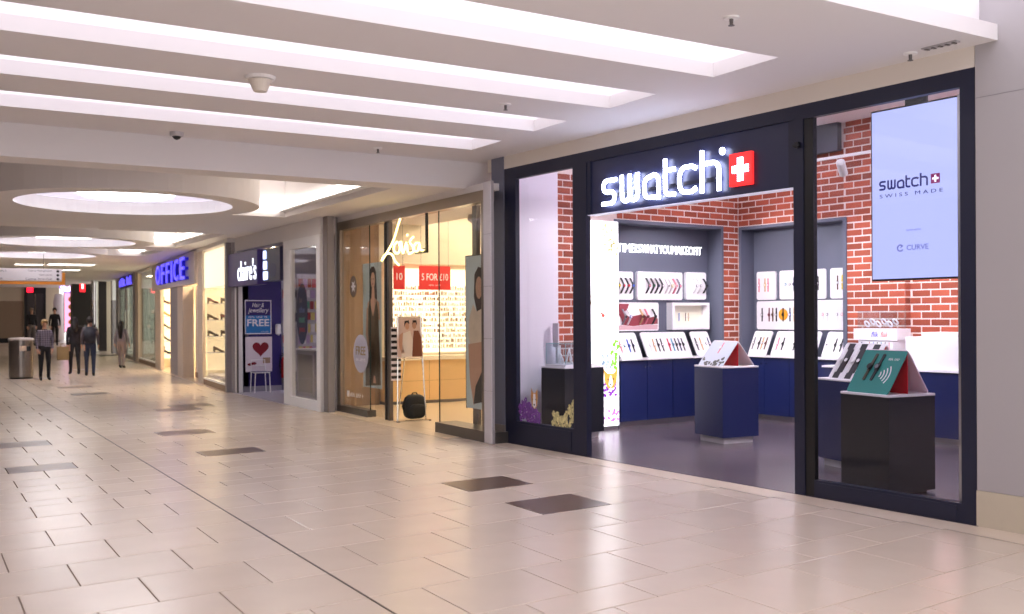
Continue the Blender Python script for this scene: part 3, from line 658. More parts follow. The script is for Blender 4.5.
# window stickers: flowers and a corgi head on the left pane
def blossoms(name, y0, y1, z0, ztop, col, n, seed, label):
    random.seed(seed); mb = MB()
    for k in range(n):
        a = random.uniform(0, 1); zt = ztop(a); b = random.uniform(z0, zt)
        cy, r = -(y0+(y1-y0)*a), random.uniform(.018, .034)
        for p in range(5):
            q = 2*PI*p/5+random.random(); mb.disc(cy+.7*r*math.cos(q), b+.7*r*math.sin(q), r*.55, r*.55, .0, .0012+.0006*random.random(), 6)
    o = obj(name, mb, col, None, FS @ T((.0295, 0, 0)) @ FRONT); tag(o, label, 'window sticker'); o['kind'] = 'stuff'
blossoms('flower_sticker', 5.97, 5.55, .3, lambda a: .58-.25*abs(a-.3), mat('purple blossom', (120, 70, 150), .6, vary=.5, scale=40, rnd=.8), 80, 5, 'purple lilac blossom sticker at the lower left of the left shop window')
blossoms('flower_sticker', 5.30, 4.87, .3, lambda a: .42+.3*max(0, a-.35)+.04*math.sin(a*9), mat('cream blossom', (206, 196, 140), .6, vary=.4, scale=40, rnd=.7), 80, 6, 'cream blossom sticker at the lower right of the left shop window')
t = thing('dog_sticker', 'corgi head sticker above the purple blossoms on the left shop window', 'window sticker', FS @ T((.0275, 5.66, .56)) @ FRONT)
fur = mat('corgi tan', (196, 140, 76), .6); 
obj('head', MB().prism([(-.07, .05), (-.06, .16), (-.03, .1), (.02, .1), (.06, .15), (.07, .04), (.05, -.06), (0, -.1), (-.05, -.06)], 0, .001), fur, t)
obj('muzzle', MB().prism([(-.02, .09), (.02, .09), (.03, .0), (.035, -.06), (0, -.09), (-.035, -.06), (-.03, 0)], .001, .002), M_board, t)
obj('nose', MB().disc(0, -.045, .014, .011, .002, .003, 8), M_black, t)
for s in (-1, 1): obj('eye', MB().disc(s*.032, .02, .009, .009, .002, .003, 8), M_black, t)
# ---- lightbox poster on the left wall
t = thing('lightbox', 'tall glowing white lightbox poster with a watch and a corgi, by the entrance', 'lightbox', FS @ T((1.53, 6.46, 0)) @ SIDE)
obj('cabinet', MB().box(0, .56, .05, 2.92, -.13, -.004), M_board, t)
sc_ = obj('screen', MB().box(.0, .56, .06, 2.91, -.004, 0), mat('lightbox face', (255, 255, 255), .5, emit=1.35, ecol=(248, 248, 255)), t)
obj('kick_board', MB().box(0, .56, 0, .05, -.12, -.02), M_steel, t)
def pr(nm, col, mb, e=1.0): return obj(nm, mb, mat('lit print %d %d %d' % col, col, .5, emit=e*.55, ecol=col), sc_)
wd_ = MB(); wd_.ribbon([(.27+.09*math.cos(2*PI*i/24), 1.6+.16*math.sin(2*PI*i/24)) for i in range(25)], .012, .0005, .001).ribbon([(.22, 1.76), (.2, 2.25)], .01, .0005, .001).ribbon([(.34, 1.76), (.35, 2.25)], .01, .0005, .001).ribbon([(.22, 1.44), (.23, 1.0)], .01, .0005, .001).ribbon([(.33, 1.44), (.33, 1.0)], .01, .0005, .001)
pr('watch_outline', (212, 214, 224), wd_, .95)
pr('watch_hands', (190, 70, 60), MB().disc(.28, 1.6, .035, .03, .0005, .001, 10).disc(.25, 1.63, .02, .02, .0005, .0011, 8), 1)
random.seed(9)
def blobs(a0, a1, b0, b1, n, r): 
    m_ = MB()
    for k in range(n): m_.disc(random.uniform(a0, a1), random.uniform(b0, b1), random.uniform(r*.5, r), random.uniform(r*.5, r), .0005, .001+.0003*random.random(), 7)
    return m_
for nm, col, a in (('cream_flowers', (222, 208, 150), (.28, .54, 2.5, 2.88, 26, .035)), ('olive_leaves', (120, 116, 60), (.3, .54, 2.45, 2.85, 14, .025)), ('brown_sprig', (190, 150, 80), (.01, .08, 1.75, 2.05, 10, .02)), ('green_trees', (120, 190, 60), (.42, .55, .85, 1.25, 24, .035)), ('grey_skyline', (130, 150, 170), (.25, .42, .85, 1.05, 14, .03)), ('purple_shirt', (130, 60, 170), (.3, .52, .48, .66, 30, .03)), ('purple_flowers', (190, 120, 210), (.2, .55, .1, .3, 30, .03))):
    o = pr(nm, col, blobs(*a), 1.0); o['kind'] = 'stuff'
pr('corgi_face', (226, 160, 70), MB().prism([(.30, .68), (.28, .86), (.36, .79), (.46, .79), (.54, .86), (.52, .68), (.46, .58), (.36, .58)], .0014, .0018), .9)
pr('corgi_muzzle', (250, 250, 250), MB().prism([(.40, .76), (.42, .76), (.45, .64), (.41, .59), (.37, .64)], .0018, .0022), 1.6)
pr('corgi_nose', (30, 24, 24), MB().disc(.41, .64, .02, .015, .0022, .0026, 8).disc(.36, .71, .012, .012, .0022, .0026, 8).disc(.46, .71, .012, .012, .0022, .0026, 8), .05)
pr('shirt_words', (90, 90, 100), tiny_print(.34, .48, .42, .46, .001, .0015, 6).join(tiny_print(.36, .46, .34, .38, .001, .0015, 4)), .2)
# ---- portrait screen in the right window
t = thing('portrait_screen', 'large portrait screen with lilac picture and shop logo in the right window', 'screen', FS @ T((.35, 1.135, 1.90)) @ FRONT)
obj('housing', MB().cbox(-.015, .815, -.015, 1.455, -.06, -.002, .005), M_black, t)
scr = obj('display', MB().box(0, .80, 0, 1.44, -.002, .001), mat('screen lilac', (60, 62, 90), .25, emit=.72, ecol=(186, 193, 255)), t)
logo = MB()
for strokes in swatch_letters(1, .2):
    for st in strokes: logo.ribbon([(.07+p[0]*.46/5.92, .76+p[1]*.082) for p in st], .016, .0015, .003)
dk = mat('screen ink', (40, 44, 130), .4, emit=.12, ecol=(50, 54, 150))
obj('logo_name', logo, dk, scr)
q = obj('logo_plaque', MB().box(.555, .635, .77, .85, .0015, .003), mat('screen plum', (150, 40, 110), .4, emit=.25), scr)
obj('logo_cross', MB().box(.587, .603, .782, .838, .003, .0036).box(.567, .623, .802, .818, .003, .0035), mat('screen white', (240, 240, 255), .4, emit=.8), q)
obj('tagline', text_mb('S W I S S   M A D E', .075, .66, .695, .725, .0015, .003), dk, scr)
obj('small_words', text_mb('NOW WITH', .33, .46, .395, .41, .0015, .003), mat('screen pale ink', (120, 126, 200), .4, emit=.3), scr)
cv = text_mb('CURVE', .33, .53, .235, .28, .0015, .003, .01); cv.ribbon([(.27+.026*math.cos(.5+5.3*i/16), .257+.026*math.sin(.5+5.3*i/16)) for i in range(17)], .011, .0015, .003).ribbon([(.27, .257), (.285, .272)], .008, .0015, .003)
obj('sponsor_name', cv, mat('screen pale ink', (120, 126, 200), .4, emit=.3), scr)
obj('bracket', MB().box(.3, .5, 1.44, 2.35, -.05, -.03), M_black, t)
# ---- wall counter on the right with boxes and the children's watch stand
t = thing('wall_counter', 'navy wall counter below the bricks at the right of the shop', 'counter', FS)
obj('body', MB().box(4.12, 4.68, 1.2, 4.55, .08, .88), M_navy, t); obj('kick_board', MB().box(4.16, 4.2, 1.2, 4.5, .004, .08), M_steel, t); obj('top_panel', MB().box(4.1, 4.68, 1.2, 4.57, .88, .905), M_worktop, t)
t = thing('white_case', 'big plain white box standing on the wall counter at the right', 'box', FS)
obj('box_body', MB().cbox(4.16, 4.6, 2.2, 3.34, .906, 1.31, .006), M_board, t); obj('lid', MB().cbox(4.17, 4.6, 2.2, 3.12, 1.311, 1.37, .006), M_board, t)
t = thing('watch_stand', 'white stand with blue and red name and glowing acrylic top, in front of the bricks', 'display stand', FS @ T((4.2, 4.13, 0)) @ FRONT)
obj('stand_body', MB().box(.03, .62, .906, 1.26, -.3, -.06), M_board, t)
obj('name_panel', MB().box(0, .65, 1.26, 1.41, -.3, 0), M_board, t)
obj('blue_name', text_mb('flik', .27, .38, 1.30, 1.37, .0005, .002, .004, shear=.3), mat('blue print', (60, 60, 200), .5), t)
obj('red_name', text_mb('flak', .41, .52, 1.30, 1.37, .0005, .002, .004, shear=.3), mat('red print', (224, 70, 70), .5), t)
obj('acrylic_cover', MB().box(.04, .61, 1.41, 1.64, -.26, -.25).box(.04, .05, 1.41, 1.64, -.25, -.03).box(.6, .61, 1.41, 1.64, -.25, -.03).box(.04, .61, 1.41, 1.64, -.035, -.03), M_acr, t)
for k in range(6): obj('watch_ring', MB().tube([(.11+.085*k+.03*math.cos(q), 1.47+(.03 if k % 2 else 0)+.035*math.sin(q), -.14+.03*math.sin(q)) for q in [2*PI*i/12 for i in range(13)]], .012, 6), M_board, t)
obj('lower_tier', MB().box(.16, .66, 1.12, 1.24, -.02, .1), M_board, t)
for k, c in enumerate(['navy', 'white', 'red', 'blue', 'black', 'teal', 'grey', 'pink']):
    watch(FS @ T((4.2, 4.13, 0)) @ FRONT @ T((.2+.058*k, 1.185, .101)), c, c, 'white', '%s childrens watch, %s from left on the lower tier of the white stand' % (c, ORD[k]), 'flat', .5)
# ---- track lights, and unseen ceiling panels added to light the shop
def spot_lamp(name, M, power, ang=70, col=(1, 1, 1), r=.05):
    l = bpy.data.lights.new(name, 'SPOT'); l.energy = power; l.spot_size = math.radians(ang); l.spot_blend = .6; l.color = col; l.shadow_soft_size = r
    o = bpy.data.objects.new(name, l); COL.objects.link(o); o.matrix_world = M; return o
def aim(p, q):
    d = (Vector(q)-Vector(p)).normalized(); return T(p) @ d.to_track_quat('-Z', 'Y').to_matrix().to_4x4()
heads = [(2.5, 5.9, (5.0, 5.6, 1.5)), (2.5, 4.9, (3.2, 6.9, 1.4)), (2.5, 3.04, (4.7, 4.0, 1.6)), (2.5, 2.2, (4.7, 3.2, 1.5)), (2.5, 1.4, (1.9, 2.2, 1.1)), (2.5, 4.0, (2.2, 4.6, 1.1)), (2.5, 4.5, (.75, 6.5, 1.3))]  # last head is added to brighten the wall in the left window
t = thing('lighting_track', 'white lighting track with spotlights under the shop ceiling', 'track light', FS)
obj('rail', MB().box(2.48, 2.52, .6, 6.3, 3.40, 3.43), M_white, t)
obj('hanger', MB().box(2.495, 2.505, 1.0, 1.01, 3.43, 4.3).box(2.495, 2.505, 3.4, 3.41, 3.43, 4.3).box(2.495, 2.505, 5.9, 5.91, 3.43, 4.3), M_white, t)
for i, (v, u, tg_) in enumerate(heads):
    h = obj('spot_head', MB().lathe([(.01, -.1), (.05, -.1), (.05, .1), (.03, .12), (.01, .12)], 14), M_white, t, T((v, u, 3.28)) @ (Vector((v-tg_[0], u-tg_[1], 3.28-tg_[2])).to_track_quat('Z', 'Y').to_matrix().to_4x4()))
    obj('lamp_face', MB().lathe([(.002, -.104), (.042, -.104), (.042, -.1005), (.002, -.1005)], 14), mat('spot face', (255, 250, 244), .5, emit=12), h)
    d = (Vector(tg_)-Vector((v, u, 3.28))).normalized()
    p = Vector((v, u, 3.28))+d*.13
    spot_lamp('track_spot', FS @ aim(p, tg_), 140, 75, (1, .95, .97))
for k, (v, u) in enumerate([(1.2, 1.0), (1.2, 3.2), (1.2, 5.4), (3.6, 1.6), (3.6, 3.4), (3.6, 5.4)]):
    t = thing('added_light_panel', 'unseen square light panel added in the white shop ceiling', 'ceiling light', FS @ T((v, u, 4.3)), 'unseen added light panels of the watch shop')
    obj('diffuser', MB().box(-.28, .28, -.28, .28, -.02, -.012), mat('panel lit', (255, 250, 252), .5, emit=16, ecol=(238, 234, 255)), t)
    obj('rim', MB().box(-.3, -.28, -.3, .3, -.03, 0).box(.28, .3, -.3, .3, -.03, 0).box(-.28, .28, -.3, -.28, -.03, 0).box(-.28, .28, .28, .3, -.03, 0), M_white, t)

# ================================================================== JEWELLERY SHOP (front plane X = 6.25, y along the mall)
M_alu = mat('brushed bronze aluminium', (150, 140, 130), .3, metal=.9)
M_tilew = mat('pale wall tile', (206, 202, 206), .35, vary=.05, scale=5)
X0 = 6.25
# tiled piers either side of the front, each tile a piece
def pier(name, x0, x1, y0, y1, z1, th, m=M_tilew):
    p = struct(name, MB().box(x0+.012, x1, y0+.004, y1-.004, 0, z1), mat('pier core', (150, 146, 148), .7))
    n = max(1, int(z1/th)); 
    for k in range(n):
        obj('wall_tile', MB().cbox(x0, x0+.014, y0+.003, y1-.003, z1*k/n+.003, z1*(k+1)/n-.003, .002), m, p)
    return p
pier('wall_pier', 6.2, 6.25, 10.74, 10.93, 3.29, .6)
pier('wall_pier', 6.2, 6.27, 16.02, 16.62, 3.29, .6)
fr = struct('window_3', MB().box(X0-.02, X0+.12, 10.94, 16.02, 3.06, 3.2), M_alu)
struct('trim_2', MB().box(X0-.01, X0+.2, 10.94, 16.65, 3.2, 3.29), M_ceil)
obj('post', MB().box(X0-.02, X0+.04, 10.94, 11.04, 0, 3.06), M_alu, fr)
obj('post', MB().box(X0-.02, X0+.06, 15.9, 16.02, 0, 3.06), M_alu, fr)
obj('sill', MB().box(X0-.03, X0+.3, 10.78, 12.34, 0, .14), M_dsteel, fr); obj('sill', MB().box(X0-.03, X0+.12, 14.72, 16.02, 0, .11), M_dsteel, fr)
obj('pane', MB().box(X0+.03, X0+.038, 11.04, 12.32, .14, 3.10), M_glass2, fr); obj('pane', MB().box(X0+.03, X0+.038, 14.74, 15.9, .11, 3.10), M_glass2, fr)
obj('glass_edge', MB().box(X0+.028, X0+.04, 12.315, 12.33, .14, 3.1).box(X0+.028, X0+.04, 14.735, 14.75, .11, 3.1), mat('dark glass edge', (40, 60, 56), .2), fr)
for (y0, y1, x) in ((11.73, 11.85, .3), (14.04, 14.12, .05), (14.16, 14.22, .05)): obj('door_post', MB().box(X0+x, X0+x+.06, y0, y1, 0, 3.1), M_dsteel if y0 < 14.1 else M_black, fr)
obj('door_leaf', MB().box(X0+.1, X0+.108, 14.24, 14.72, .02, 3.1), M_glass2, fr); obj('door_leaf', MB().box(X0+.33, X0+.338, 11.25, 11.73, .02, 3.1), M_glass2, fr)
# interior shell
cream = mat('cream shop wall', (246, 236, 214), .6)
struct('wall_left', MB().box(7.3, 12, 17.0, 17.1, 0, 3.75), cream)
struct('wall_left', MB().box(6.36, 7.3, 16.7, 17.1, 0, 3.3), mat('taupe wood wall', (168, 142, 120), .5, vary=.1, scale=4))
struct('wall_back', MB().box(11.9, 12, 11.7, 17.1, 0, 3.75), cream)
struct('ceiling', MB().box(6.36, 12, 11.95, 17.1, 3.7, 3.8), M_white)
o = obj('bulkhead', MB().box(7.3, 11.9, 16.7, 17.0, 2.58, 3.7), cream); o['kind'] = 'structure'
for k, (x, y) in enumerate([(7.3, 13.2), (7.3, 15.4), (9.2, 13.2), (9.2, 15.4), (10.9, 14.4)]):  # panels out of sight, added to light the jewellery interior
    t = thing('added_light_panel', 'unseen square light panel added in the jewellery shop ceiling', 'ceiling light', T((x, y, 3.7)), 'unseen added light panels of the jewellery shop')
    obj('diffuser', MB().box(-.3, .3, -.3, .3, -.02, -.01), mat('warm panel lit', (255, 238, 206), .5, emit=24, ecol=(255, 236, 204)), t); obj('rim', MB().box(-.32, .32, -.32, .32, -.01, 0), M_white, t)
# wall shelving with jewellery
t = thing('jewellery_shelving', 'bright wall shelving packed with small jewellery in the jewellery shop', 'shelving', T((7.6, 17.0, 0)))
obj('back_panel', MB().box(0, 4.2, -.03, 0, .92, 2.5), mat('lit back panel', (255, 244, 220), .5, emit=.9, ecol=(255, 240, 210)), t)  # glow put into the panel to brighten the shelves
for k in range(12): obj('shelf', MB().box(0, 4.2, -.16, -.03, 1.0+.1*k, 1.008+.1*k), M_board, t)
random.seed(21); jm = [MB() for _ in range(4)]
for k in range(12):
    for i in range(84):
        x = .03+i*.049; hh = random.uniform(.03, .075); d = random.uniform(.08, .14)
        jm[random.choice((0, 0, 0, 1, 2, 3))].box(x, x+random.uniform(.015, .04), -d, -d+.012, 1.008+.1*k, 1.008+.1*k+hh)
for m_, c in zip(jm, ((250, 244, 232), (226, 206, 170), (176, 152, 130), (226, 184, 166))):
    o = obj('jewellery_cards', m_, mat('card %d' % c[0], c, .5), t); o['kind'] = 'stuff'
for (x0, x1, z0, z1, txt, lb) in ((7.56, 7.79, 2.1, 2.53, '10', 'narrow red sale banner hanging left of the wide one'), (8.08, 8.73, 2.1, 2.54, '5 FOR £10', 'wide red sale banner with white price over the shelves')):
    t = thing('sale_banner', lb, 'banner', T((x0, 16.66, z0)) @ SIDE, 'red sale banners')
    obj('sheet', MB().box(0, x1-x0, 0, z1-z0, 0, .012), mat('banner red', (226, 52, 52), .5), t)
    obj('lettering', text_mb(txt, .05 if len(txt) > 3 else .06, x1-x0-.05, .17, .30, .0125, .014, .01), M_board, t)
    if len(txt) > 3: obj('small_print', tiny_print(.2, x1-x0-.2, .07, .1, .0125, .014), M_board, t)
    obj('cord', MB().tube([(.04, z1-z0, .005), (.04, 3.7-z0, .005)], .003, 5).tube([(x1-x0-.04, z1-z0, .005), (x1-x0-.04, 3.7-z0, .005)], .003, 5), M_dsteel, t)
t = thing('wood_counter', 'light oak counter with white top below the jewellery shelving', 'counter', T((7.32, 16.5, 0)))
obj('body', MB().box(0, 4.4, 0, .46, .06, .80), M_wood, t); obj('plinth_board', MB().box(.02, 4.4, .03, .4, 0, .06), M_dsteel, t); obj('top_panel', MB().box(-.02, 4.4, -.04, .48, .80, .87), mat('cream top', (248, 236, 212), .4), t)
for k in range(5): obj('drawer_line', MB().box(.0+.88*k, .006+.88*k, -.003, 0, .08, .79).box(.88*k, .88*k+.88, -.003, 0, .42, .425), mat('wood groove', (150, 112, 70), .6), t)
# neon script
neon = [[(13.406, 3.043), (13.522, 2.897), (13.649, 2.738), (13.815, 2.617), (14.078, 2.46), (13.983, 2.531), (13.815, 2.556), (13.679, 2.515), (13.59, 2.424), (13.458, 2.362)],
        [(13.516, 2.711), (13.614, 2.672), (13.633, 2.598), (13.562, 2.542), (13.456, 2.551), (13.42, 2.623), (13.454, 2.688), (13.366, 2.693)], [(13.366, 2.693), (13.316, 2.532), (13.194, 2.682)], [(13.169, 2.644), (13.153, 2.533)], [(13.167, 2.797), (13.158, 2.774)],
        [(12.957, 2.745), (13.083, 2.682), (12.967, 2.595), (12.976, 2.53), (13.111, 2.509)], [(12.777, 2.64), (12.875, 2.65), (12.942, 2.6), (12.918, 2.541), (12.819, 2.536), (12.761, 2.632), (12.738, 2.552), (12.65, 2.533)]]
def smooth(P, n=4):
    P = [Vector((6.2, *p)) for p in P]; out = []
    if len(P) < 3: return P
    for i in range(len(P)-1):
        p0, p1, p2, p3 = P[max(i-1, 0)], P[i], P[i+1], P[min(i+2, len(P)-1)]
        for k in range(n):
            t = k/n; out.append(.5*((2*p1)+(p2-p0)*t+(2*p0-5*p1+4*p2-p3)*t*t+(3*p1-p0-3*p2+p3)*t**3))
    return out+[P[-1]]
t = thing('neon_sign', 'warm glowing handwritten shop name hanging in the jewellery shop entrance', 'sign')
for st in neon: obj('neon_letter', MB().tube(smooth(st), .014, 8), mat('neon warm', (255, 244, 190), .4, emit=3.5, ecol=(255, 226, 140)), t)
obj('hanging_bracket', MB().box(6.24, 6.27, 12.62, 12.66, 2.50, 3.1).box(6.24, 6.27, 12.62, 13.0, 2.50, 2.53).box(6.22, 6.25, 12.66, 13.45, 2.55, 2.562), M_black, t)
# window posters
skin = mat('printed skin', (206, 164, 140), .5); hair = mat('printed hair', (58, 42, 38), .5); silk = mat('printed satin', (92, 76, 58), .35, vary=1.2, scale=5)
def fig(t_, parts):
    for i, (nm, m_, pts) in enumerate(parts):
        obj(nm, MB().prism(pts, .011+.0008*i, .0118+.0008*i), m_, t_)
def ell(a, b, ra, rb, n=14): return [(a+ra*math.cos(2*PI*k/n), b+rb*math.sin(2*PI*k/n)) for k in range(n)]
t = thing('fashion_poster', 'tall poster of a woman in a dark satin dress in the left jewellery window', 'poster', T((6.42, 15.33, .45)) @ FRONT)
obj('sheet', MB().box(0, .74, 0, 2.02, 0, .011), mat('poster pale blue', (196, 212, 216), .5), t)
fig(t, [('printed_hair', hair, [(.3, 1.9), (.36, 1.96), (.46, 1.96), (.54, 1.88), (.56, 1.7), (.58, 1.45), (.52, 1.3), (.34, 1.3), (.28, 1.5), (.28, 1.75)]), ('printed_neck', skin, [(.38, 1.62), (.47, 1.62), (.49, 1.45), (.66, 1.38), (.7, 1.1), (.16, 1.1), (.2, 1.38), (.36, 1.45)]),
        ('printed_face', skin, ell(.42, 1.74, .085, .13)), ('printed_dress', silk, [(.3, 1.42), (.34, 1.3), (.42, 1.15), (.5, 1.3), (.56, 1.42), (.64, 1.2), (.66, .8), (.7, .4), (.72, .06), (.1, .02), (.14, .5), (.2, .9), (.18, 1.2)]),
        ('printed_arm', skin, [(.16, 1.3), (.22, 1.28), (.2, .9), (.3, .6), (.25, .56), (.12, .86)]), ('printed_hand', skin, [(.44, .2), (.5, .2), (.54, .08), (.42, .08)])])
for s in (-1, 1): obj('printed_eye', MB().disc(.42+s*.035, 1.76, .014, .008, .0165, .017, 8), hair, t)
obj('printed_mouth', MB().disc(.42, 1.68, .022, .009, .0165, .017, 8), mat('lip', (160, 70, 70), .5), t)
t = thing('fashion_poster', 'tall poster of a seated woman with pale jacket in the right jewellery window', 'poster', T((6.5, 11.92, .36)) @ FRONT)
obj('sheet', MB().box(0, .44, 0, 2.05, 0, .011), mat('poster ice blue', (208, 226, 232), .5), t)
obj('poster_edge', MB().box(-.012, 0, -.01, 2.06, -.005, .013).box(0, .44, 2.05, 2.062, -.005, .013), M_black, t)
fig(t, [('printed_hair', hair, [(.24, 1.8), (.34, 1.9), (.43, 1.88), (.43, 1.3), (.3, 1.3), (.22, 1.5)]), ('printed_face', skin, ell(.36, 1.62, .09, .15)), ('printed_jacket', mat('printed cream', (222, 208, 190), .5, vary=.4, scale=6), [(.2, 1.4), (.3, 1.3), (.43, 1.34), (.43, .9), (.14, .78), (.06, .98), (.08, 1.2)]),
        ('printed_legs', skin, [(.06, .86), (.43, .9), (.43, .46), (.38, .12), (.2, .05), (.1, .4)]), ('printed_skirt', mat('printed black', (40, 34, 34), .5), [(.26, .3), (.43, .5), (.43, .1), (.2, .06)])])
t = thing('fashion_poster', 'narrow black and white striped panel behind the left door of the jewellery shop', 'poster', T((6.3, 13.98, .62)) @ SIDE)
obj('sheet', MB().box(0, .16, 0, .82, 0, .01), M_board, t)
for k in range(9): obj('stripe', MB().box(0, .16, .03+.09*k, .075+.09*k, .0105, .0115), M_black, t)
# window stickers
t = thing('round_sticker', 'pale oval offer sticker reading FREE on the left jewellery window', 'window sticker', T((6.272, 15.1, 1.0)) @ FRONT)
obj('disc', MB().disc(0, 0, .31, .31, 0, .003, 32), mat('pale lilac sticker', (190, 186, 200), .5), t); obj('lettering', text_mb('FREE', -.2, .2, -.02, .12, .0032, .005, .01), mat('gold print', (150, 126, 70), .5), t); obj('small_print', tiny_print(-.2, .2, -.12, -.07, .0032, .005, 12), M_board, t)
t = thing('flower_emblem', 'dark oval emblem with white flower on the left jewellery window', 'window sticker', T((6.272, 15.4, 2.1)) @ FRONT)
obj('oval', MB().disc(0, 0, .15, .18, 0, .003, 24), mat('brown oval', (110, 92, 78), .5), t)
fm = MB()
for k in range(6): q = PI*k/3; fm.prism([(.02*math.cos(q-1.2), .02*math.sin(q-1.2)), (.06*math.cos(q-.35), .06*math.sin(q-.35)), (.1*math.cos(q), .1*math.sin(q)), (.06*math.cos(q+.35), .06*math.sin(q+.35)), (.02*math.cos(q+1.2), .02*math.sin(q+1.2))], .003, .005)
obj('white_flower', fm, M_board, t)
t = thing('web_lettering', 'small white lettering at the foot of the left jewellery window', 'lettering', T((6.272, 15.6, .28)) @ FRONT)
obj('letters', tiny_print(.05, .6, 0, .07, 0, .002, 11), M_board, t); obj('square_mark', MB().box(-.1, .0, -.01, .09, 0, .002), M_board, t)
# easel with couple poster and the black bag
t = thing('poster_easel', 'chrome floor easel holding a couple poster in the jewellery shop doorway', 'easel', T((6.34, 13.8, .004)))
for (x0, x1) in ((-.02, .02), (.46, .40)): obj('leg', MB().tube([(x0, 0, 0), (x1, .06, 1.6)], .011, 8), M_chrome, t)
obj('rear_leg', MB().tube([(.22, .5, 0), (.21, .08, 1.5)], .01, 8), M_chrome, t); obj('crossbar', MB().tube([(-.01, .03, .96), (.43, .03, .96)], .01, 8).tube([(.02, .06, 1.585), (.40, .06, 1.585)], .01, 8), M_chrome, t)
obj('foot_bar', MB().box(-.06, .5, -.1, -.04, 0, .02), M_chrome, t); obj('foot_bar', MB().box(-.06, -.02, -.1, .06, 0, .015).box(.46, .5, -.1, .06, 0, .015), M_chrome, t)
p = obj('poster', MB().box(-.0, .42, 0, .012, 0, .6), mat('poster blush', (216, 190, 178), .5), t, T((0, .02, .98)) @ RX(-.06))
for nm, c, pts in (('printed_dress', (232, 222, 210), [(.06, 0), (.24, 0), (.26, .25), (.22, .4), (.1, .36)]), ('printed_suit', (130, 74, 50), [(.24, 0), (.41, 0), (.4, .3), (.36, .4), (.28, .4), (.26, .25)]), ('printed_face', (196, 150, 124), ell(.17, .47, .035, .055)), ('printed_face', (190, 144, 118), ell(.29, .48, .035, .055)),
                   ('printed_hair', (44, 34, 32), [(.12, .45), (.13, .55), (.2, .56), (.21, .5), (.17, .53), (.14, .5)]), ('printed_hair', (48, 38, 34), [(.255, .5), (.27, .56), (.33, .56), (.34, .48), (.31, .53)]), ('printed_arm', (196, 150, 124), [(.04, .34), (.1, .38), (.08, .2), (.12, .06), (.06, .06), (.02, .2)])):
    obj(nm, MB().prism([(a, b) for a, b in pts], .0005, .002).xf(SIDE), mat('poster print %d %d' % c[:2], c, .5), p)
t = thing('backpack', 'black rounded bag standing at the foot of the poster easel', 'bag', T((6.68, 13.95, .02)))
bm = bmesh.new(); bmesh.ops.create_uvsphere(bm, u_segments=20, v_segments=12, radius=1)
for v in bm.verts:
    x, y, z = v.co; s = lambda q, e: math.copysign(abs(q)**e, q); v.co = (.18*s(x, .6), .11*s(y, .6), .19*s(z, .55 if z < 0 else .8)+.19)
obj('body', MB().bm(bm), mat('bag black', (34, 36, 36), .6, bump=.2, scale=40), t, smooth=True)
bm = bmesh.new(); bmesh.ops.create_uvsphere(bm, u_segments=16, v_segments=10, radius=1)
for v in bm.verts:
    x, y, z = v.co; s = lambda q, e: math.copysign(abs(q)**e, q); v.co = (.13*s(x, .6), .05*s(y, .6)-.1, .11*s(z, .6)+.13)
obj('front_pocket', MB().bm(bm), mat('bag black', (34, 36, 36), .6), t, smooth=True)
obj('strap', MB().tube([(-.15, .02, .08), (-.2, 0, .2), (-.16, -.02, .33), (-.1, 0, .36)], .018, 8), mat('bag strap', (20, 20, 22), .7), t, smooth=True)
obj('handle', MB().tube([(-.05, 0, .37), (-.03, 0, .4), (.03, 0, .4), (.05, 0, .37)], .01, 8), mat('bag strap', (20, 20, 22), .7), t)
for k, (x, y) in enumerate(((8.1, 14.5), (8.5, 14.3))):
    t = thing('ceiling_speaker', 'grey box speaker under the jewellery shop ceiling, %s one' % ('left', 'right')[k], 'speaker', T((x, y, 3.3)) @ RZ(.5-k) @ Matrix.Rotation(.35, 4, 'Y'), 'shop speakers')
    obj('cabinet', MB().cbox(-.12, .12, -.09, .09, -.16, .16, .02), M_grey, t); obj('bracket', MB().box(-.015, .015, -.015, .015, .16, .38), M_dsteel, t)

# ================================================================== ACCESSORY SHOP (front plane X = 5.93)
XC = 5.93
M_purp = mat('deep purple panel', (44, 32, 104), .4); M_signp = mat('sign purple', (66, 50, 124), .4)
pier('wall_pier', 5.98, 6.1, 15.82, 16.02, 3.29, 3.3, mat('grey brown pier', (128, 120, 118), .4))
fr = struct('window_4', MB().box(XC, XC+.1, 16.04, 17.96, 0, .16), M_white)
obj('post', MB().box(XC, XC+.1, 17.6, 17.96, .16, 2.83), M_white, fr); obj('post', MB().box(XC, XC+.1, 16.04, 16.22, .16, 2.83), M_white, fr)
obj('head_rail', MB().box(XC, XC+.1, 16.04, 17.96, 2.83, 3.0), M_white, fr); obj('pane', MB().box(XC+.04, XC+.048, 16.22, 17.6, .16, 2.83), M_glass2, fr)
struct('trim_3', MB().box(XC+.01, XC+.3, 16.04, 21.6, 3.0, 3.29), M_ceil)
dj = struct('door_1', MB().box(XC, XC+.12, 21.02, 21.18, 0, 3.0), M_white); obj('jamb_edge', MB().box(XC-.01, XC+.02, 20.98, 21.02, 0, 2.3), M_dsteel, dj)
struct('wall_pier', MB().box(XC-.04, XC+.3, 21.2, 21.62, 0, 3.29), mat('grey mall pier', (170, 164, 168), .45))
t = thing('shop_sign', 'purple sign box with white lowercase shop name above the purple doorway', 'sign', T((XC-.1, 21.2, 2.25)) @ FRONT)
obj('box', MB().box(-.25, 1.95, 0, .69, -.2, 0), M_signp, t)
obj('lettering', text_mb("claire's", .62, 1.9, .1, .52, .001, .01, .004), mat('sign white lit', (255, 255, 255), .4, emit=1.3, ecol=(240, 245, 255)), t)
t = thing('lit_sign_panel', 'dark blue sign panel with glowing pale strips beside the purple sign box', 'sign', T((XC-.06, 19.0, 2.29)) @ FRONT)
obj('box', MB().box(0, 1.03, 0, .62, -.2, 0), mat('sign dark blue', (34, 30, 66), .4), t)
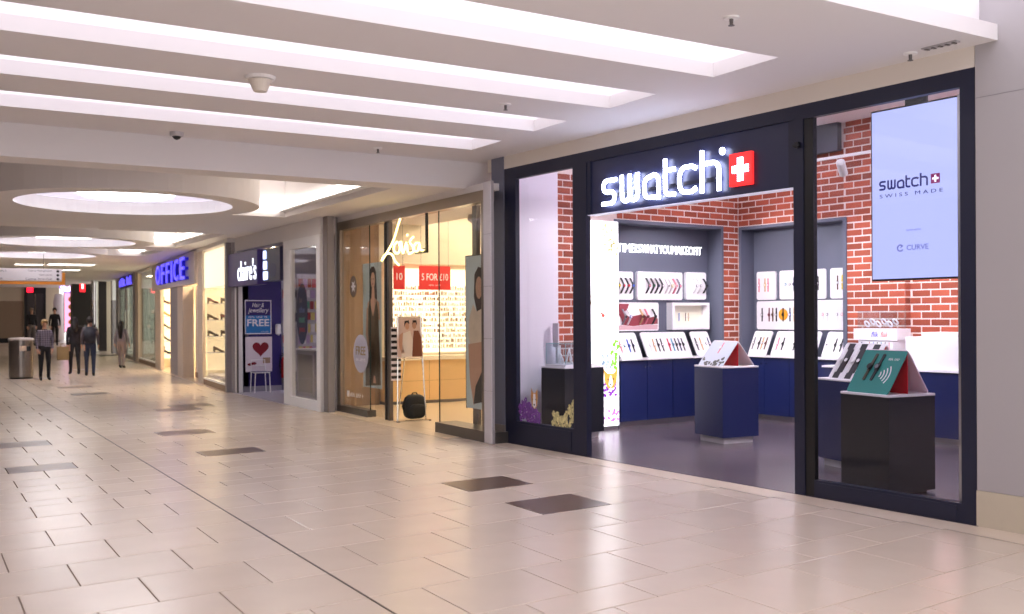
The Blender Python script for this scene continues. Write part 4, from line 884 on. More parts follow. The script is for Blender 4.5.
for k in range(3): obj('glow_strip', MB().rrect(.04, .3-.04*k, .03+.2*k, .19+.2*k, .03, .001, .012), mat('pale glow', (190, 205, 255), .4, emit=1.6), t)
obj('oval_mark', MB().disc(.62, .2, .2, .14, .001, .004, 20), mat('sign mid blue', (58, 56, 92), .5), t)  # oval in a paler blue than the panel
# interior shell
struct('wall_left', MB().box(6.05, 6.95, 21.2, 21.4, .0, 3.0), M_purp)
struct('baseboard_left', MB().box(6.05, 6.95, 21.185, 21.199, 0, .12), mat('grey skirting', (150, 146, 160), .4))
struct('wall_left', MB().box(6.95, 11, 21.3, 21.4, 0, 3.5), mat('dark shop wall', (110, 104, 124), .6))
struct('wall_back', MB().box(10.9, 11, 17.2, 21.3, 0, 3.5), mat('dark shop wall', (110, 104, 124), .6))
struct('ceiling', MB().box(6.05, 11, 17.2, 21.4, 3.4, 3.5), M_white)
for k, (x, y) in enumerate([(7.2, 18.4), (7.4, 20.2), (9.2, 18.8), (9.2, 20.4)]):  # unseen panels put in to brighten the accessory shop
    t = thing('added_light_panel', 'unseen square light panel added in the accessory shop ceiling', 'ceiling light', T((x, y, 3.4)), 'unseen added light panels of the accessory shop')
    obj('diffuser', MB().box(-.3, .3, -.3, .3, -.02, -.01), mat('cool panel lit', (240, 238, 255), .5, emit=18, ecol=(236, 232, 255)), t); obj('rim', MB().box(-.32, .32, -.32, .32, -.01, 0), M_white, t)
# posters on the purple wall
t = thing('offer_poster', 'blue poster reading FREE on the purple wall', 'poster', T((6.14, 21.18, 1.24)) @ SIDE)
obj('poster_frame', MB().box(0, .58, 0, .73, 0, .012), M_board, t); obj('upper_field', MB().box(.02, .56, .40, .71, .0125, .0135), M_purp, t); obj('lower_field', MB().box(.02, .56, .02, .40, .0125, .0135), mat('poster blue', (40, 120, 190), .5), t)
obj('script_line', text_mb('Hair &', .16, .42, .58, .67, .014, .0155, shear=.3), M_board, t); obj('script_line', text_mb('jewellery', .07, .52, .43, .57, .014, .0155, shear=.3), M_board, t); obj('offer_line', tiny_print(.08, .5, .35, .39, .014, .0155, 12), M_board, t); obj('big_word', text_mb('FREE', .05, .53, .17, .32, .014, .016, .02), M_board, t)
obj('small_print', tiny_print(.36, .52, .04, .06, .014, .0155), M_board, t)
t = thing('picture_poster', 'white poster with a dark red heart box on the purple wall', 'poster', T((6.15, 21.18, .43)) @ SIDE)
obj('poster_frame', MB().box(0, .58, 0, .75, 0, .012), mat('poster white', (226, 214, 222), .5), t)
hp = [(.33+.018*16*math.sin(q)**3*.62, .5+.011*(13*math.cos(q)-5*math.cos(2*q)-2*math.cos(3*q)-math.cos(4*q))) for q in [2*PI*k/28 for k in range(28)]]
obj('red_heart', MB().prism(hp, .0125, .014), mat('heart red', (130, 12, 34), .4), t)
obj('red_bow', MB().disc(.1, .16, .06, .03, .0125, .014, 10).disc(.18, .18, .06, .03, .0125, .0138, 10), mat('heart red', (130, 12, 34), .4), t); obj('gift_tag', MB().box(.38, .54, .18, .3, .0125, .014), mat('tag tan', (170, 140, 116), .5), t)
t = thing('dispenser', 'white hand dispenser on the edge of the purple wall', 'dispenser', T((6.86, 21.2, 1.23)))
obj('body', MB().cbox(-.05, .06, -.1, 0, 0, .22, .02), M_white, t); obj('nozzle', MB().box(-.01, .02, -.09, -.05, -.03, 0), M_grey, t)
t = thing('fire_extinguisher', 'red fire extinguisher beside the purple wall', 'fire extinguisher', T((7.0, 21.13, .28)))
obj('cylinder', MB().lathe([(.01, 0), (.075, 0), (.08, .03), (.08, .38), (.05, .45), (.02, .47), (.01, .47)], 18), mat('extinguisher red', (176, 20, 28), .35), t, smooth=True)
obj('valve', MB().box(-.02, .02, -.02, .02, .46, .52).box(-.07, .03, -.012, .012, .52, .535), M_black, t); obj('hose', MB().tube([(-.02, 0, .5), (-.1, -.02, .48), (-.13, -.03, .3), (-.1, -.04, .1)], .012, 6), M_black, t)
obj('wall_bracket', MB().box(-.05, .05, .08, .1, -.1, .2), M_dsteel, t)
t = thing('wire_stool', 'white wire frame chair with purple seat before the purple wall', 'chair', T((6.26, 20.82, .005)))
for (x, y) in ((0, 0), (.3, 0), (0, .3), (.3, .3)): obj('leg', MB().tube([(x+(-.02 if x == 0 else .02), y, 0), (x, y, .42)], .011, 6), M_white, t)
obj('seat', MB().cbox(-.01, .31, -.01, .31, .42, .44, .006), M_purp, t); obj('seat_frame', MB().tube([(-.01, -.01, .42), (.31, -.01, .42), (.31, .31, .42), (-.01, .31, .42), (-.01, -.01, .42)], .01, 6), M_white, t)
obj('backrest', MB().tube([(0, .3, .42), (0, .32, .68), (.3, .32, .68), (.3, .3, .42)], .011, 6).tube([(0, .31, .56), (.3, .31, .56)], .008, 6), M_white, t)
# product racks with hanging packets
cols = [(206, 84, 110), (80, 120, 190), (226, 206, 120), (232, 228, 236), (60, 54, 84), (190, 160, 210), (90, 160, 140), (160, 40, 60)]
def rack(M, wd, h0, h1, label, seed):
    t = thing('product_rack', label, 'product rack', M, 'accessory racks'); random.seed(seed)
    obj('back_panel', MB().box(0, wd, h0-.1, h1+.05, -.04, 0), mat('rack back', (196, 190, 206), .6), t)
    n = int((h1-h0)/.25)
    for k in range(n):
        z = h0+k*.25; obj('hook_rail', MB().box(0, wd, z+.2, z+.215, 0, .03), M_steel, t); x = .02
        while x < wd-.08:
            w_ = random.uniform(.05, .1); c = random.choice(cols)
            obj('packet', MB().box(x, x+w_, z+random.uniform(0, .04), z+.2, .02, .035), mat('packet %d %d' % c[:2], c, .5), t); x += w_+random.uniform(.005, .03)
    return t
rack(T((6.98, 21.28, 0)) @ SIDE, .34, .5, 2.4, 'tall rack of small coloured packets just right of the purple wall', 31)
rack(T((7.34, 21.28, 0)) @ SIDE, 1.2, .5, 2.5, 'wide rack of small coloured packets seen through the white framed window', 32)
t = thing('oval_sign', 'blue surfboard shaped sign with four coloured words hanging in the window', 'sign', T((6.1, 17.4, 1.66)) @ FRONT)
pts = [(.27*math.sin(2*PI*k/32), .55*math.cos(2*PI*k/32)) for k in range(32)]
obj('board', MB().prism(pts, 0, .015), mat('deep blue board', (30, 44, 92), .4), t)
for wd, z, c in (('be', .24, (150, 120, 130)), ('the', .06, (120, 130, 190)), ('most', -.12, (90, 170, 150)), ('you', -.32, (200, 50, 60))):
    obj('word', text_mb(wd, -.13, .02 if len(wd) < 3 else .16, z-.04, z+.07, .0155, .018, .01), mat('word %d' % c[0], c, .5), t)
obj('cord', MB().tube([(0, .55, .005), (0, 1.3, .005)], .003, 5), M_dsteel, t)
t = thing('till_counter', 'grey white till counter behind the white framed window', 'counter', T((6.75, 18.6, .005)))
obj('body', MB().box(0, .7, 0, 1.0, 0, .93), mat('counter grey', (150, 146, 156), .4), t); obj('top_panel', MB().box(-.02, .72, -.02, 1.02, .93, .96), M_worktop, t); obj('front_panel', MB().box(-.006, 0, .1, .9, .1, .85), mat('counter panel', (112, 106, 112), .4), t)

# ================================================================== SHOE SHOP ROW (frame FD: x into shop, y along the mall)
M_cream = mat('cream backdrop', (246, 238, 216), .6); M_pglass = mat('frosted cream panel', (240, 232, 208), .35, emit=.55, ecol=(255, 244, 214))
M_jamb = mat('beige jamb', (206, 190, 174), .5); M_jambg = mat('grey jamb', (150, 144, 148), .45)
fr = struct('window_5', MB().box(0, .25, .2, 3.75, 0, .13), mat('window plinth', (150, 124, 100), .5), FD)
obj('sill', MB().box(0, .5, .2, 3.75, .13, .17), M_white, fr)
obj('post', MB().box(-.02, .14, .12, .3, 0, 3.2), M_jambg, fr); obj('post', MB().box(-.02, .05, 3.1, 3.75, 0, 3.2), M_jamb, fr)
obj('pane', MB().box(.03, .04, .3, 3.1, .17, 2.3), M_glass2, fr); obj('top_panel', MB().box(.03, .06, .3, 3.1, 2.3, 3.15), M_pglass, fr)
struct('trim_4', MB().box(-.02, .4, 0, 25.3, 3.2, 3.32), M_ceil, FD)
struct('wall_back', MB().box(2.2, 2.3, .0, 12.4, 0, 3.3), M_cream, FD)
struct('wall_right', MB().box(.06, 2.2, 3.78, 3.9, 0, 3.3), M_cream, FD)
struct('wall_left', MB().box(.06, 2.2, 12.05, 12.14, 0, 3.3), M_cream, FD)
struct('ceiling', MB().box(.1, 6, 0, 25.3, 3.32, 3.4), M_white, FD)
for k, (x, y) in enumerate([(1.2, 2.0), (1.2, 5.4), (1.2, 9.6), (1.2, 14.2), (1.2, 21.0)]):  # added panels that light the far interiors, none of them seen
    t = thing('added_light_panel', 'unseen light panel added in the ceilings of the far shoe shops', 'ceiling light', FD @ T((x, y, 3.32)), 'unseen added light panels of the far shops')
    obj('diffuser', MB().box(-.35, .35, -.6, .6, -.03, -.02), mat('far panel lit', (255, 242, 214), .5, emit=22, ecol=(255, 240, 210)), t); obj('rim', MB().box(-.37, .37, -.62, .62, -.02, 0), M_white, t)
def shoe_mb(heel=.03, boot=0):
    mb = MB()
    prof = [(-.12, .05), (-.10, .045), (-.04, .04), (.03, .038), (.09, .04), (.13, .028), (.145, .01)]
    vs = []; fs = []; n = 8
    for i, (x, hw) in enumerate(prof):
        top = [.10, .095, .075, .06, .05, .04, .025][i]; z0 = heel if x < -.03 else max(0, heel*(1-(x+.03)/.09)) if x < .06 else 0
        for k in range(n):
            q = 2*PI*k/n; vs.append((x, .75*hw*math.cos(q), z0+(top)*.5+top*.5*math.sin(q)))
    for i in range(len(prof)-1):
        for k in range(n): fs.append((i*n+k, i*n+(k+1) % n, (i+1)*n+(k+1) % n, (i+1)*n+k))
    fs += [tuple(range(n)), tuple(range((len(prof)-1)*n, len(prof)*n))]
    up_ = MB().add(vs, fs); sole = MB().box(.0, .14, -.03, .03, 0, .008).box(-.12, -.08, -.022, .022, 0, heel+.004)
    if boot: up_.lathe([(.035, heel+.06), (.042, boot), (.03, boot)], 10, (-.08, 0, 0))
    return up_, sole
SH = {}
def shoe(M, c, heel, boot, label, group):
    key = (heel, boot)
    if key not in SH: SH[key] = shoe_mb(heel, boot)
    t = thing('boot' if boot else 'shoe', label, 'shoe', M, group); u_, s_ = SH[key]
    k = (key, c)
    if k not in SH: SH[k] = (u_.mesh('upper', mat('shoe %d %d' % c[:2], c, .4), True), s_.mesh('sole', M_black))
    link('upper', SH[k][0], t); link('sole', SH[k][1], t)
def shelf_unit(M, wd, zs, dep, label, lit=True):
    t = thing('shoe_shelving', label, 'shelving', M, 'shoe shelves')
    obj('back_panel', MB().box(0, wd, .3, zs[-1]+.5, -.02, 0), mat('warm lit panel', (255, 240, 205), .5, emit=.8, ecol=(255, 236, 196)) if lit else M_cream, t)
    for z in zs: obj('shelf', MB().box(0, wd, z-.02, z, 0, dep), M_board, t)
    for s in (0, wd): obj('upright', MB().box(s-.015, s+.015, .01, zs[-1]+.5, 0, .04), mat('lit upright', (255, 244, 214), .5, emit=1.5, ecol=(255, 238, 200)), t)
    return t
brn, tan_, blk, mar = (86, 56, 44), (206, 140, 70), (26, 24, 24), (110, 40, 40)
M1 = FD @ T((.14, 3.74, 0)) @ SIDE
shelf_unit(M1, .62, [.75, 1.15, 1.55, 1.95], .3, 'lit glass shelves with shoes in the cream shop window')
for i, (a, z, c) in enumerate([(.16, 1.95, mar), (.48, 1.95, brn), (.16, 1.55, brn), (.48, 1.55, mar), (.16, 1.15, blk), (.48, 1.15, brn), (.3, .75, brn)]):
    shoe(M1 @ T((a, z, .15)) @ RX(-PI/2), c, .05, 0, '%s shoe on the lit shelves of the cream shop window' % ['upper left', 'upper right', 'second row left', 'second row right', 'third row left', 'third row right', 'bottom'][i], 'shoes in the cream window')
t = thing('window_bench', 'dark metal bench table inside the cream shop window', 'bench', FD @ T((.7, 1.4, 0)))
obj('top', MB().box(0, .4, 0, 1.3, .9, .93), M_dsteel, t)
for (x, y) in ((.03, .03), (.37, .03), (.03, 1.27), (.37, 1.27)): obj('leg', MB().box(x-.015, x+.015, y-.015, y+.015, .006, .9), M_dsteel, t)
random.seed(12); pb = MB()
for k in range(160):
    pb.join(MB().lathe([(.002, -.03), (.04, -.01), (.045, .015), (.002, .035)], 6), T((random.uniform(.1, .45), random.uniform(.4, 3.0), .2+random.uniform(0, .05))))
o = obj('white_pebbles', pb, M_board, None, FD); tag(o, 'heap of white pebbles along the foot of the cream shop window', 'pebbles'); o['kind'] = 'stuff'
# the front with the blue letters
t = thing('shop_sign', 'grey sign panel with blue capital letters over the shoe shop doors', 'sign', FD @ T((-.08, 12.1, 2.45)) @ FRONT)
obj('panel', MB().box(0, 8.25, 0, .80, -.12, 0), mat('sign grey', (200, 188, 186), .5, vary=.06, scale=2), t)
x = 1.9
for ch, wd in zip('OFFICE', (1.15, 1.0, 1.0, .5, 1.1, 1.05)):
    l_ = obj('letter', text_mb(ch, x, x+wd-.34, .14, .7, .09, .12, .0), mat('letter face blue', (100, 90, 255), .4, emit=1.0, ecol=(90, 80, 255)), t)
    obj('letter_return', text_mb(ch, x+.03, x+wd-.31, .13, .69, .0, .088, .0), mat('letter side', (26, 18, 120), .4, emit=.15, ecol=(40, 30, 255)), l_); x += wd
d2 = struct('door_2', MB().box(0, .1, 10.7, 12.0, 0, 2.45), M_jamb, FD)
obj('door_post', MB().box(-.02, .25, 7.05, 8.47, 0, 2.45), M_jambg, d2); obj('door_post', MB().box(-.03, .25, 6.06, 7.02, 0, 2.45), M_jamb, d2)
obj('white_panel', MB().box(.3, .36, 3.95, 6.06, .15, 2.45), mat('warm white panel', (238, 224, 210), .5), d2); obj('panel_plinth', MB().box(.28, .36, 3.95, 6.06, 0, .15), mat('window plinth', (150, 124, 100), .5), d2)
shelf_unit(FD @ T((.12, 12.02, 0)) @ SIDE, .8, [.45, .85, 1.25, 1.65, 2.05], .35, 'bright shoe shelves seen through the doorway under the blue letters', True)
M2 = FD @ T((.12, 12.02, 0)) @ SIDE @ T((0, 0, 0))
for i, (a, z, c, h_, b_) in enumerate([(.2, 2.05, brn, .03, .2), (.55, 2.05, blk, .03, .2), (.2, 1.65, tan_, .06, 0), (.55, 1.65, blk, .07, 0), (.2, 1.25, blk, .07, 0), (.55, 1.25, tan_, .06, 0), (.2, .85, blk, .07, 0), (.55, .85, blk, .07, 0), (.2, .45, blk, .04, .22), (.58, .45, brn, .04, .22)]):
    shoe(M2 @ T((a, z, .18)) @ RX(-PI/2) @ Matrix.Scale(1.15, 4), c, h_, b_, '%s footwear on the shelves in the doorway under the blue letters' % ['top left', 'top right', 'second row left', 'second row right', 'third row left', 'third row right', 'fourth row left', 'fourth row right', 'bottom left', 'bottom right'][i], 'shoes in the blue letter shop')
fr = struct('window_6', MB().box(0, .3, 12.15, 17.4, 0, .14), mat('window plinth', (150, 124, 100), .5), FD)
obj('sill', MB().box(0, .6, 12.15, 17.0, .14, .18), M_white, fr)
obj('post', MB().box(-.03, .15, 16.5, 17.4, 0, 3.25), M_jamb, fr); obj('post', MB().box(-.05, .1, 17.42, 18.0, 0, 3.3), M_jambg, fr)
obj('pane', MB().box(.03, .04, 12.15, 16.5, .18, 3.2), M_glass2, fr); obj('backdrop', MB().box(.62, .66, 12.15, 16.6, .18, 3.2), M_pglass, fr)
for i, y in enumerate((13.3, 13.9)): shoe(FD @ T((.33, y, .18)) @ RZ(PI) @ Matrix.Scale(1.6, 4), blk, .05, .34, '%s black tall boot in the cream window left of the blue letters' % ('right', 'left')[i], 'boots in the window')
shoe(FD @ T((.33, 12.5, .18)) @ RZ(PI) @ Matrix.Scale(1.6, 4), (120, 70, 44), .05, .5, 'tall brown boot in the cream window left of the blue letters', 'boots in the window')
# glass fronted shop beyond, blue sign
fr = struct('window_7', MB().box(0, .1, 18.1, 18.4, 0, 3.25), M_jambg, FD); obj('post', MB().box(0, .1, 24.2, 25.2, 0, 3.3), M_jambg, fr); obj('sill', MB().box(0, .1, 18.4, 24.2, 0, .12), M_dsteel, fr)
obj('pane', MB().box(.03, .04, 18.4, 21.2, .12, 2.85), M_glass2, fr); obj('pane', MB().box(.03, .04, 21.4, 24.2, .12, 2.85), M_glass2, fr); obj('mullion', MB().box(0, .08, 21.2, 21.4, .12, 2.85), M_dsteel, fr); obj('head_rail', MB().box(0, .1, 18.4, 24.2, 2.85, 3.25), mat('pale grey head', (196, 200, 200), .4), fr)
obj('door_handle', MB().tube([(-.04, 20.9, .9), (-.04, 20.9, 1.9)], .03, 8), M_steel, fr)
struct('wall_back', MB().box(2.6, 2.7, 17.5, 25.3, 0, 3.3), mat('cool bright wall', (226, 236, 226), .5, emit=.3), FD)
struct('wall_left', MB().box(.1, 2.7, 25.2, 25.3, 0, 3.3), mat('cool bright wall', (226, 236, 226), .5), FD)
t = thing('shop_sign', 'blue neon sign over the glass shop front beyond the blue letters', 'sign', FD @ T((-.02, 23.3, 2.8)) @ FRONT)
obj('panel', MB().box(0, 5.0, 0, .5, -.05, 0), mat('sign night', (24, 22, 66), .4), t)
obj('lettering', tiny_print(.3, 4.9, .09, .42, .001, .05, 8), mat('letter face blue', (100, 90, 255), .4), t)
for k in range(4):
    t = thing('display_stand', 'dark tall product stand in the glass shop, %s from left' % ORD[3-k], 'stand', FD @ T((1.4, 19.2+1.4*k, 0)), 'stands in the glass shop')
    obj('pole', MB().box(-.03, .03, -.03, .03, .01, 1.9), M_dsteel, t); obj('base', MB().box(-.2, .2, -.2, .2, .0, .02), M_dsteel, t)
    for z in (.7, 1.1, 1.5): obj('tray', MB().box(-.16, .16, -.22, .22, z, z+.03), M_jambg, t)

# ================================================================== FAR END OF THE MALL
M_tanw = mat('tan dado', (150, 130, 108), .6); M_crw = mat('end wall cream', (206, 196, 172), .6)
struct('wall_end', MB().box(-2.6, 7.1, 60, 60.3, 2.55, 4.2).box(5.3, 7.1, 60, 60.3, .3, 2.55), M_crw)
struct('wall_end', MB().box(-2.6, 5.3, 59.98, 60.3, .3, 2.55), M_tanw); struct('baseboard_end', MB().box(-2.6, 5.3, 59.94, 59.98, .3, .55), M_black)
d3 = struct('door_3', MB().box(5.35, 5.5, 59.9, 60.0, .3, 3.3), M_black)
obj('jamb', MB().box(6.3, 6.42, 59.9, 60, .3, 3.3), M_black, d3); obj('lintel', MB().box(5.5, 6.3, 59.9, 60, 2.95, 3.3), M_black, d3)
for x in (5.5, 5.92): obj('door_leaf', MB().box(x, x+.38, 59.94, 59.99, .3, 2.95), mat('dark door', (58, 54, 54), .3), d3)
obj('exit_display', MB().box(5.48, 5.78, 59.86, 59.9, 3.02, 3.28), mat('red led', (230, 20, 40), .4, emit=2, ecol=(255, 24, 50)), d3)
t = thing('kiosk_drum', 'white rounded column standing before the far end wall', 'column', T((6.92, 58.6, .3)))
obj('shaft', MB().lathe([(.01, 0), (.28, 0), (.28, 2.2), (.2, 2.6), (.01, 2.65)], 20), M_white, t, smooth=True); obj('base_ring', MB().lathe([(.28, 0), (.31, 0), (.31, .12), (.28, .14)], 20), M_steel, t)
struct('wall_end', MB().box(7.1, 12, 57.0, 57.2, .3, 4.2), mat('lilac white wall', (214, 206, 220), .6))
t = thing('menu_poster', 'tall pink illuminated menu poster near the far end', 'poster', T((6.98, 56.9, .9)) @ SIDE)
obj('poster_frame', MB().box(-.03, .5, -.03, 2.05, -.05, 0), M_black, t); obj('lit_face', MB().box(0, .47, 0, 2.02, 0, .01), mat('menu pink', (230, 160, 190), .5, emit=.9, ecol=(240, 160, 196)), t)
for k in range(4): obj('food_picture', MB().disc(.3, .5+.4*k, .12, .13, .011, .02, 14), mat('food amber', (190, 120, 50), .5), t)
t = thing('round_sign', 'glowing round lilac sign above the pink menu poster', 'sign', T((7.1, 56.8, 3.32)) @ SIDE)
obj('disc', MB().disc(0, 0, .34, .34, 0, .06, 28), mat('round glow', (236, 226, 255), .5, emit=2.4, ecol=(214, 196, 255)), t); obj('rim', MB().ribbon([(.36*math.cos(2*PI*k/28), .36*math.sin(2*PI*k/28)) for k in range(29)], .05, -.02, .065), mat('round rim', (150, 120, 220), .4, emit=.8), t); obj('emblem', MB().disc(0, .02, .14, .1, .061, .07, 16), mat('emblem lilac', (170, 150, 210), .5), t)
t = thing('dark_kiosk', 'tall black kiosk wall with a red lit sign', 'kiosk', T((6.85, 53.0, .3)))
obj('body', MB().box(0, .92, 0, .6, 0, 3.5), M_black, t); obj('sign_face', MB().box(.35, .6, -.03, 0, 2.6, 3.2), mat('red sign', (226, 30, 40), .4, emit=1.6, ecol=(240, 30, 40)), t); obj('sign_mark', MB().box(.43, .52, -.04, -.03, 2.75, 3.05), mat('pale mark', (250, 220, 220), .4, emit=1.4), t)
obj('ledge', MB().box(-.1, .92, -.25, 0, .85, .95), mat('kiosk ledge', (70, 66, 66), .4), t)
for k, (x, y, h_) in enumerate(((7.0, 47.5, 3.65), (7.24, 48.2, 3.65))):
    t = thing('steel_column', 'slim polished steel column at the far end, %s of the two' % ('left', 'right')[k], 'column', T((x, y, 0)), 'steel columns')
    obj('shaft', MB().lathe([(.01, 0), (.09, 0), (.09, h_), (.01, h_)], 16), M_chrome, t, smooth=False); obj('collar', MB().lathe([(.09, 0), (.13, 0), (.13, .12), (.09, .14)], 16), M_steel, t)
struct('wall_right', MB().box(7.35, 7.8, 49, 49.2, 0, 3.9), mat('dark doorway', (40, 34, 30), .6)); struct('wall_right', MB().box(7.82, 8.3, 47.6, 48, 0, 2.4).box(7.30, 7.36, 48.9, 49.0, 0, 3.9), M_jambg); struct('wall_right', MB().box(7.82, 8.3, 47.6, 48, 2.4, 3.9), M_white)
struct('wall_end', MB().box(7.3, 12, 49.2, 49.4, 0, 4.2), M_crw)
# hanging sign
t = thing('hanging_sign', 'white directional sign with orange edge hanging over the mall', 'sign', T((0, 29, 0)) @ SIDE)
obj('panel', MB().box(1.2, 3.5, 2.6, 2.92, -.06, 0), M_board, t)
obj('orange_edge', MB().box(1.2, 3.58, 2.5, 2.58, -.07, .0).box(3.5, 3.58, 2.58, 2.82, -.07, 0), mat('sign orange', (222, 140, 40), .5), t)
for k, (s_, a0) in enumerate((('Centre Management', 2.68), ('Cash points', 2.95), ('Customer Service Desk', 2.62))):
    z = 2.83-.105*k
    obj('line_of_text', text_mb(s_, a0, 3.26, z, z+.055, .001, .003), mat('sign ink', (96, 90, 110), .5), t); obj('dot', MB().disc(3.4, z+.025, .035, .035, .001, .004, 12), M_black, t)
obj('line_of_text', tiny_print(2.0, 2.18, 2.83, 2.885, .001, .003, 6), mat('sign ink', (96, 90, 110), .5), t); obj('line_of_text', tiny_print(2.0, 2.12, 2.62, 2.675, .001, .003, 5), mat('sign ink', (96, 90, 110), .5), t)
obj('hanging_rod', MB().tube([(3.06, 2.92, -.03), (3.06, 3.29, -.03)], .008, 6), M_dsteel, t); obj('hanging_rod', MB().tube([(1.6, 2.92, -.03), (1.6, 3.29, -.03)], .008, 6), M_dsteel, t)
# litter bin
t = thing('litter_bin', 'round stainless steel litter bin on the mall floor', 'bin', T((2.56, 29.6, .0)))
obj('body', MB().lathe([(.01, .03), (.29, .03), (.3, .05), (.3, 1.02), (.01, 1.02)], 28), mat('bin steel', (150, 144, 140), .3, metal=1), t, smooth=False); obj('lid', MB().lathe([(.01, 1.02), (.315, 1.02), (.315, 1.05), (.3, 1.08), (.01, 1.1)], 28), mat('bin lid', (206, 196, 190), .3), t); obj('foot', MB().lathe([(.01, 0), (.28, 0), (.28, .03), (.01, .03)], 24), M_black, t)
obj('opening', MB().box(-.02, .2, -.33, -.27, .74, .86), M_black, t); obj('notice', MB().box(-.06, .1, -.335, -.3, .74, .87), mat('notice', (226, 206, 190), .5), t)

# ================================================================== PEOPLE
def plaid(name, a, b):
    m = mat(name, a, .8); nt = m.node_tree; bs = nt.nodes['Principled BSDF']; tc = nt.nodes.new('ShaderNodeTexCoord'); prev = None
    for ax, s_ in (('X', 5), ('Z', 5)):
        wv_ = nt.nodes.new('ShaderNodeTexWave'); wv_.bands_direction = ax; wv_.inputs['Scale'].default_value = s_; nt.links.new(tc.outputs['Object'], wv_.inputs['Vector'])
        mx = nt.nodes.new('ShaderNodeMixRGB'); mx.inputs[2].default_value = lin(b); mx.inputs[1].default_value = lin(a)
        if prev: nt.links.new(prev, mx.inputs[1])
        sc2 = nt.nodes.new('ShaderNodeMath'); sc2.operation = 'MULTIPLY'; sc2.inputs[1].default_value = .6; nt.links.new(wv_.outputs['Fac'], sc2.inputs[0]); nt.links.new(sc2.outputs[0], mx.inputs[0]); prev = mx.outputs[0]
    nt.links.new(prev, bs.inputs['Base Color']); return m
def person(x, y, z, rz, H, label, top, legs, hairc, stride=.1, hair_long=0, skinc=(206, 160, 134), arms=((.05, 0), (-.05, 0)), shoes=(30, 28, 28), face=True):
    k = H/1.72; V_ = []; E_ = []; R_ = []
    def add(p, r, par=None):
        V_.append(Vector(p)); r = r if isinstance(r, tuple) else (r, r); g = 1.16 if r[0] > .027 and p[2] < 1.45 else 1.0; R_.append((r[0]*g, r[1]*g))
        if par is not None: E_.append((par, len(V_)-1))
        return len(V_)-1
    pel = add((0, 0, .96), (.15, .105)); wa = add((0, 0, 1.10), (.125, .09), pel); ch = add((0, .005, 1.30), (.15, .1), wa); nb = add((0, .01, 1.43), (.07, .06), ch)
    nk = add((0, 0, 1.49), .048, nb); hd = add((0, -.015, 1.565), (.075, .088), nk); ht = add((0, -.01, 1.66), (.068, .078), hd); add((0, -.105, 1.575), .014, hd)
    hands = []
    for s, (sw, bend) in zip((-1, 1), arms):
        sh = add((s*.165, .005, 1.385), (.058, .055), ch); el = add((s*.215, .02-sw, 1.12), .042, sh); wr = add((s*.225, -.03-sw*2-bend, .90+bend*.5), .028, el); pa = add((s*.225, -.045-sw*2.1-bend, .845+bend*.6), (.02, .034), wr)
        P = V_[pa]; hands.append((V_[wr], P))
        for f in range(4):
            q = add((P.x-s*.004, P.y-.028+.019*f, P.z-.055), .0085, pa); add((P.x-s*.016, P.y-.03+.019*f, P.z-.055-(.03, .042, .045, .036)[3-f]), .0075, q)
        q = add((P.x-s*.014, P.y-.04, P.z-.01), .01, pa); add((P.x-s*.024, P.y-.052, P.z-.045), .008, q)
    for s in (-1, 1):
        d = s*stride
        hp = add((s*.088, 0, .90), (.09, .095), pel); kn = add((s*.095, -d*.55-.015, .50), .058, hp); an = add((s*.095, -d+.02, .10), .04, kn); add((s*.1, -d-.02, .045), (.04, .04), an); add((s*.105, -d-.12, .03), (.036, .028), len(V_)-1)
    me = bpy.data.meshes.new('body'); me.from_pydata(V_, E_, []); ob = bpy.data.objects.new('b', me); COL.objects.link(ob)
    md = ob.modifiers.new('s', 'SKIN'); md.use_smooth_shade = True
    for i, sv in enumerate(me.skin_vertices[0].data): sv.radius = R_[i]; sv.use_root = (i == 0)
    ss = ob.modifiers.new('u', 'SUBSURF'); ss.levels = 2; ss.render_levels = 2
    dg = bpy.context.evaluated_depsgraph_get(); m2 = bpy.data.meshes.new_from_object(ob.evaluated_get(dg)); bpy.data.objects.remove(ob)
    for mm in (mat('skin %d' % skinc[0], skinc, .6), top, legs, mat('shoe leather %d' % shoes[0], shoes, .5)): m2.materials.append(mm)
    for p in m2.polygons:
        c = p.center
        if c.z > 1.455: mi = 0
        elif any((c-(w_+(h_-w_)*.2)).length < .03 or (c.z < w_.z-.005 and abs(c.x-h_.x) < .09 and (c-h_).length < .16) for w_, h_ in hands): mi = 0
        elif c.z < .105: mi = 3
        elif c.z < .97 and abs(c.x) < .19 and not any((c-h_).length < .12 for _, h_ in hands): mi = 2
        else: mi = 1
        p.material_index = mi; p.use_smooth = True
    t = thing('person', label, 'person', T((x, y, z)) @ RZ(rz) @ Matrix.Scale(k, 4), 'shoppers in the mall')
    link('body', m2, t)
    bm = bmesh.new(); bmesh.ops.create_uvsphere(bm, u_segments=18, v_segments=14, radius=1)
    for v in bm.verts: v.co = (v.co.x*.094, v.co.y*.108+.012, v.co.z*.115+1.635)
    bmesh.ops.delete(bm, geom=[v for v in bm.verts if (v.co.y < -.045 and v.co.z < 1.665) or v.co.z < 1.55], context='VERTS')
    hm = MB().bm(bm)
    if hair_long: hm.tube([(0, .06, 1.63), (0, .085, 1.5), (0, .1, 1.38), (0, .1, 1.38-hair_long)], [.085, .1, .09, .05], 12)
    obj('hair', hm, mat('hair %d %d' % hairc[:2], hairc, .7), t, smooth=True)
    if face:
        for s in (-1, 1): obj('eye', MB().lathe([(.002, -.006), (.009, 0), (.002, .006)], 8, (s*.03, -.098, 1.605)), M_black, t)
        obj('mouth', MB().box(-.022, .022, -.104, -.094, 1.532, 1.539), mat('lips', (150, 80, 76), .6), t)
    return t
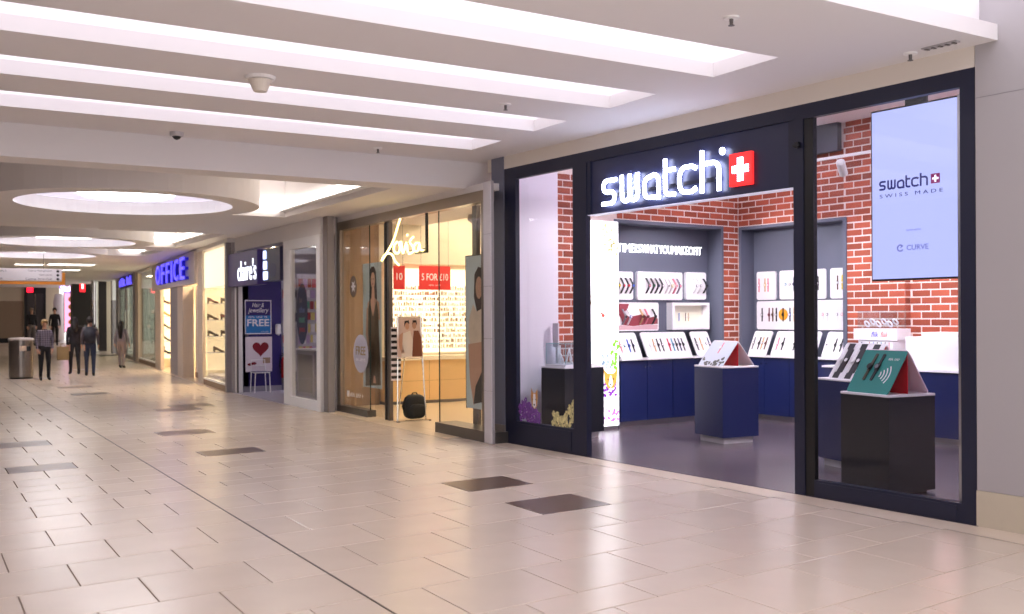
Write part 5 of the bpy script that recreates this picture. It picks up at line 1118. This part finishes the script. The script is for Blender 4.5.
person(3.01, 28.43, 0, .1, 1.56, 'woman in plaid shirt and dark trousers walking beside the steel bin', plaid('plaid shirt', (52, 48, 62), (150, 140, 156)), mat('black trousers', (24, 24, 28), .8), (196, 168, 124), .05)
person(4.28, 29.63, 0, PI-.15, 1.62, 'man in grey jacket and jeans walking away with a dark backpack', mat('grey jacket', (92, 84, 92), .8), mat('blue jeans', (48, 56, 78), .8), (50, 42, 38), .12, arms=((.06, .02), (-.03, .05)), face=False)
t = thing('backpack', 'dark grey backpack on the back of the walking man', 'bag', T((4.28, 29.63, 0)) @ RZ(PI-.15))
bm = bmesh.new(); bmesh.ops.create_cube(bm, size=1); bmesh.ops.bevel(bm, geom=bm.edges[:], offset=.16, segments=3, affect='EDGES')
for v in bm.verts: v.co = (v.co.x*.3, v.co.y*.16+.18, v.co.z*.46+1.14)
obj('body', MB().bm(bm), mat('pack dark', (58, 58, 66), .7), t, smooth=True)
for s in (-1, 1): obj('strap', MB().tube([(s*.1, .12, 1.3), (s*.12, .02, 1.42), (s*.13, -.1, 1.3), (s*.13, -.09, 1.1)], .014, 6), M_black, t)
person(4.05, 30.9, 0, PI+.1, 1.62, 'person in dark clothes walking left of the man with the backpack', mat('dark coat', (34, 28, 32), .8), mat('dark leggings', (28, 26, 30), .8), (40, 32, 30), .1, hair_long=.1, face=False)
t = thing('paper_bag', 'brown paper shopping bag carried beside the person in dark clothes', 'bag', T((3.72, 30.7, .42)))
obj('body', MB().box(-.15, .15, -.07, .07, 0, .38), mat('kraft paper', (150, 124, 84), .8, bump=.1, scale=12), t)
for y_ in (-.06, .06): obj('handle', MB().tube([(-.06, y_, .38), (-.05, y_, .46), (.05, y_, .46), (.06, y_, .38)], .006, 6), mat('twine', (120, 96, 64), .8), t)
obj('gusset', MB().box(-.152, -.15, -.01, .01, .02, .36).box(.15, .152, -.01, .01, .02, .36), mat('kraft fold', (120, 98, 64), .8), t)
person(5.0, 52.5, .3, .15, 1.78, 'person in black jacket and pale trousers far off behind the steel bin', mat('black jacket', (22, 20, 24), .8), mat('pale trousers', (120, 112, 110), .8), (170, 150, 130), .08)
person(6.02, 52.6, .3, -.1, 1.80, 'person in black jacket far off behind the woman in plaid', mat('black jacket', (22, 20, 24), .8), mat('black trousers', (24, 24, 28), .8), (46, 36, 32), .08)
person(5.82, 33.75, 0, PI-.6, 1.5, 'person with long dark hair and grey top by the glass shop front', mat('grey top', (140, 132, 138), .8), mat('grey skirt trousers', (150, 136, 132), .8), (28, 22, 22), .08, hair_long=.3, face=False)
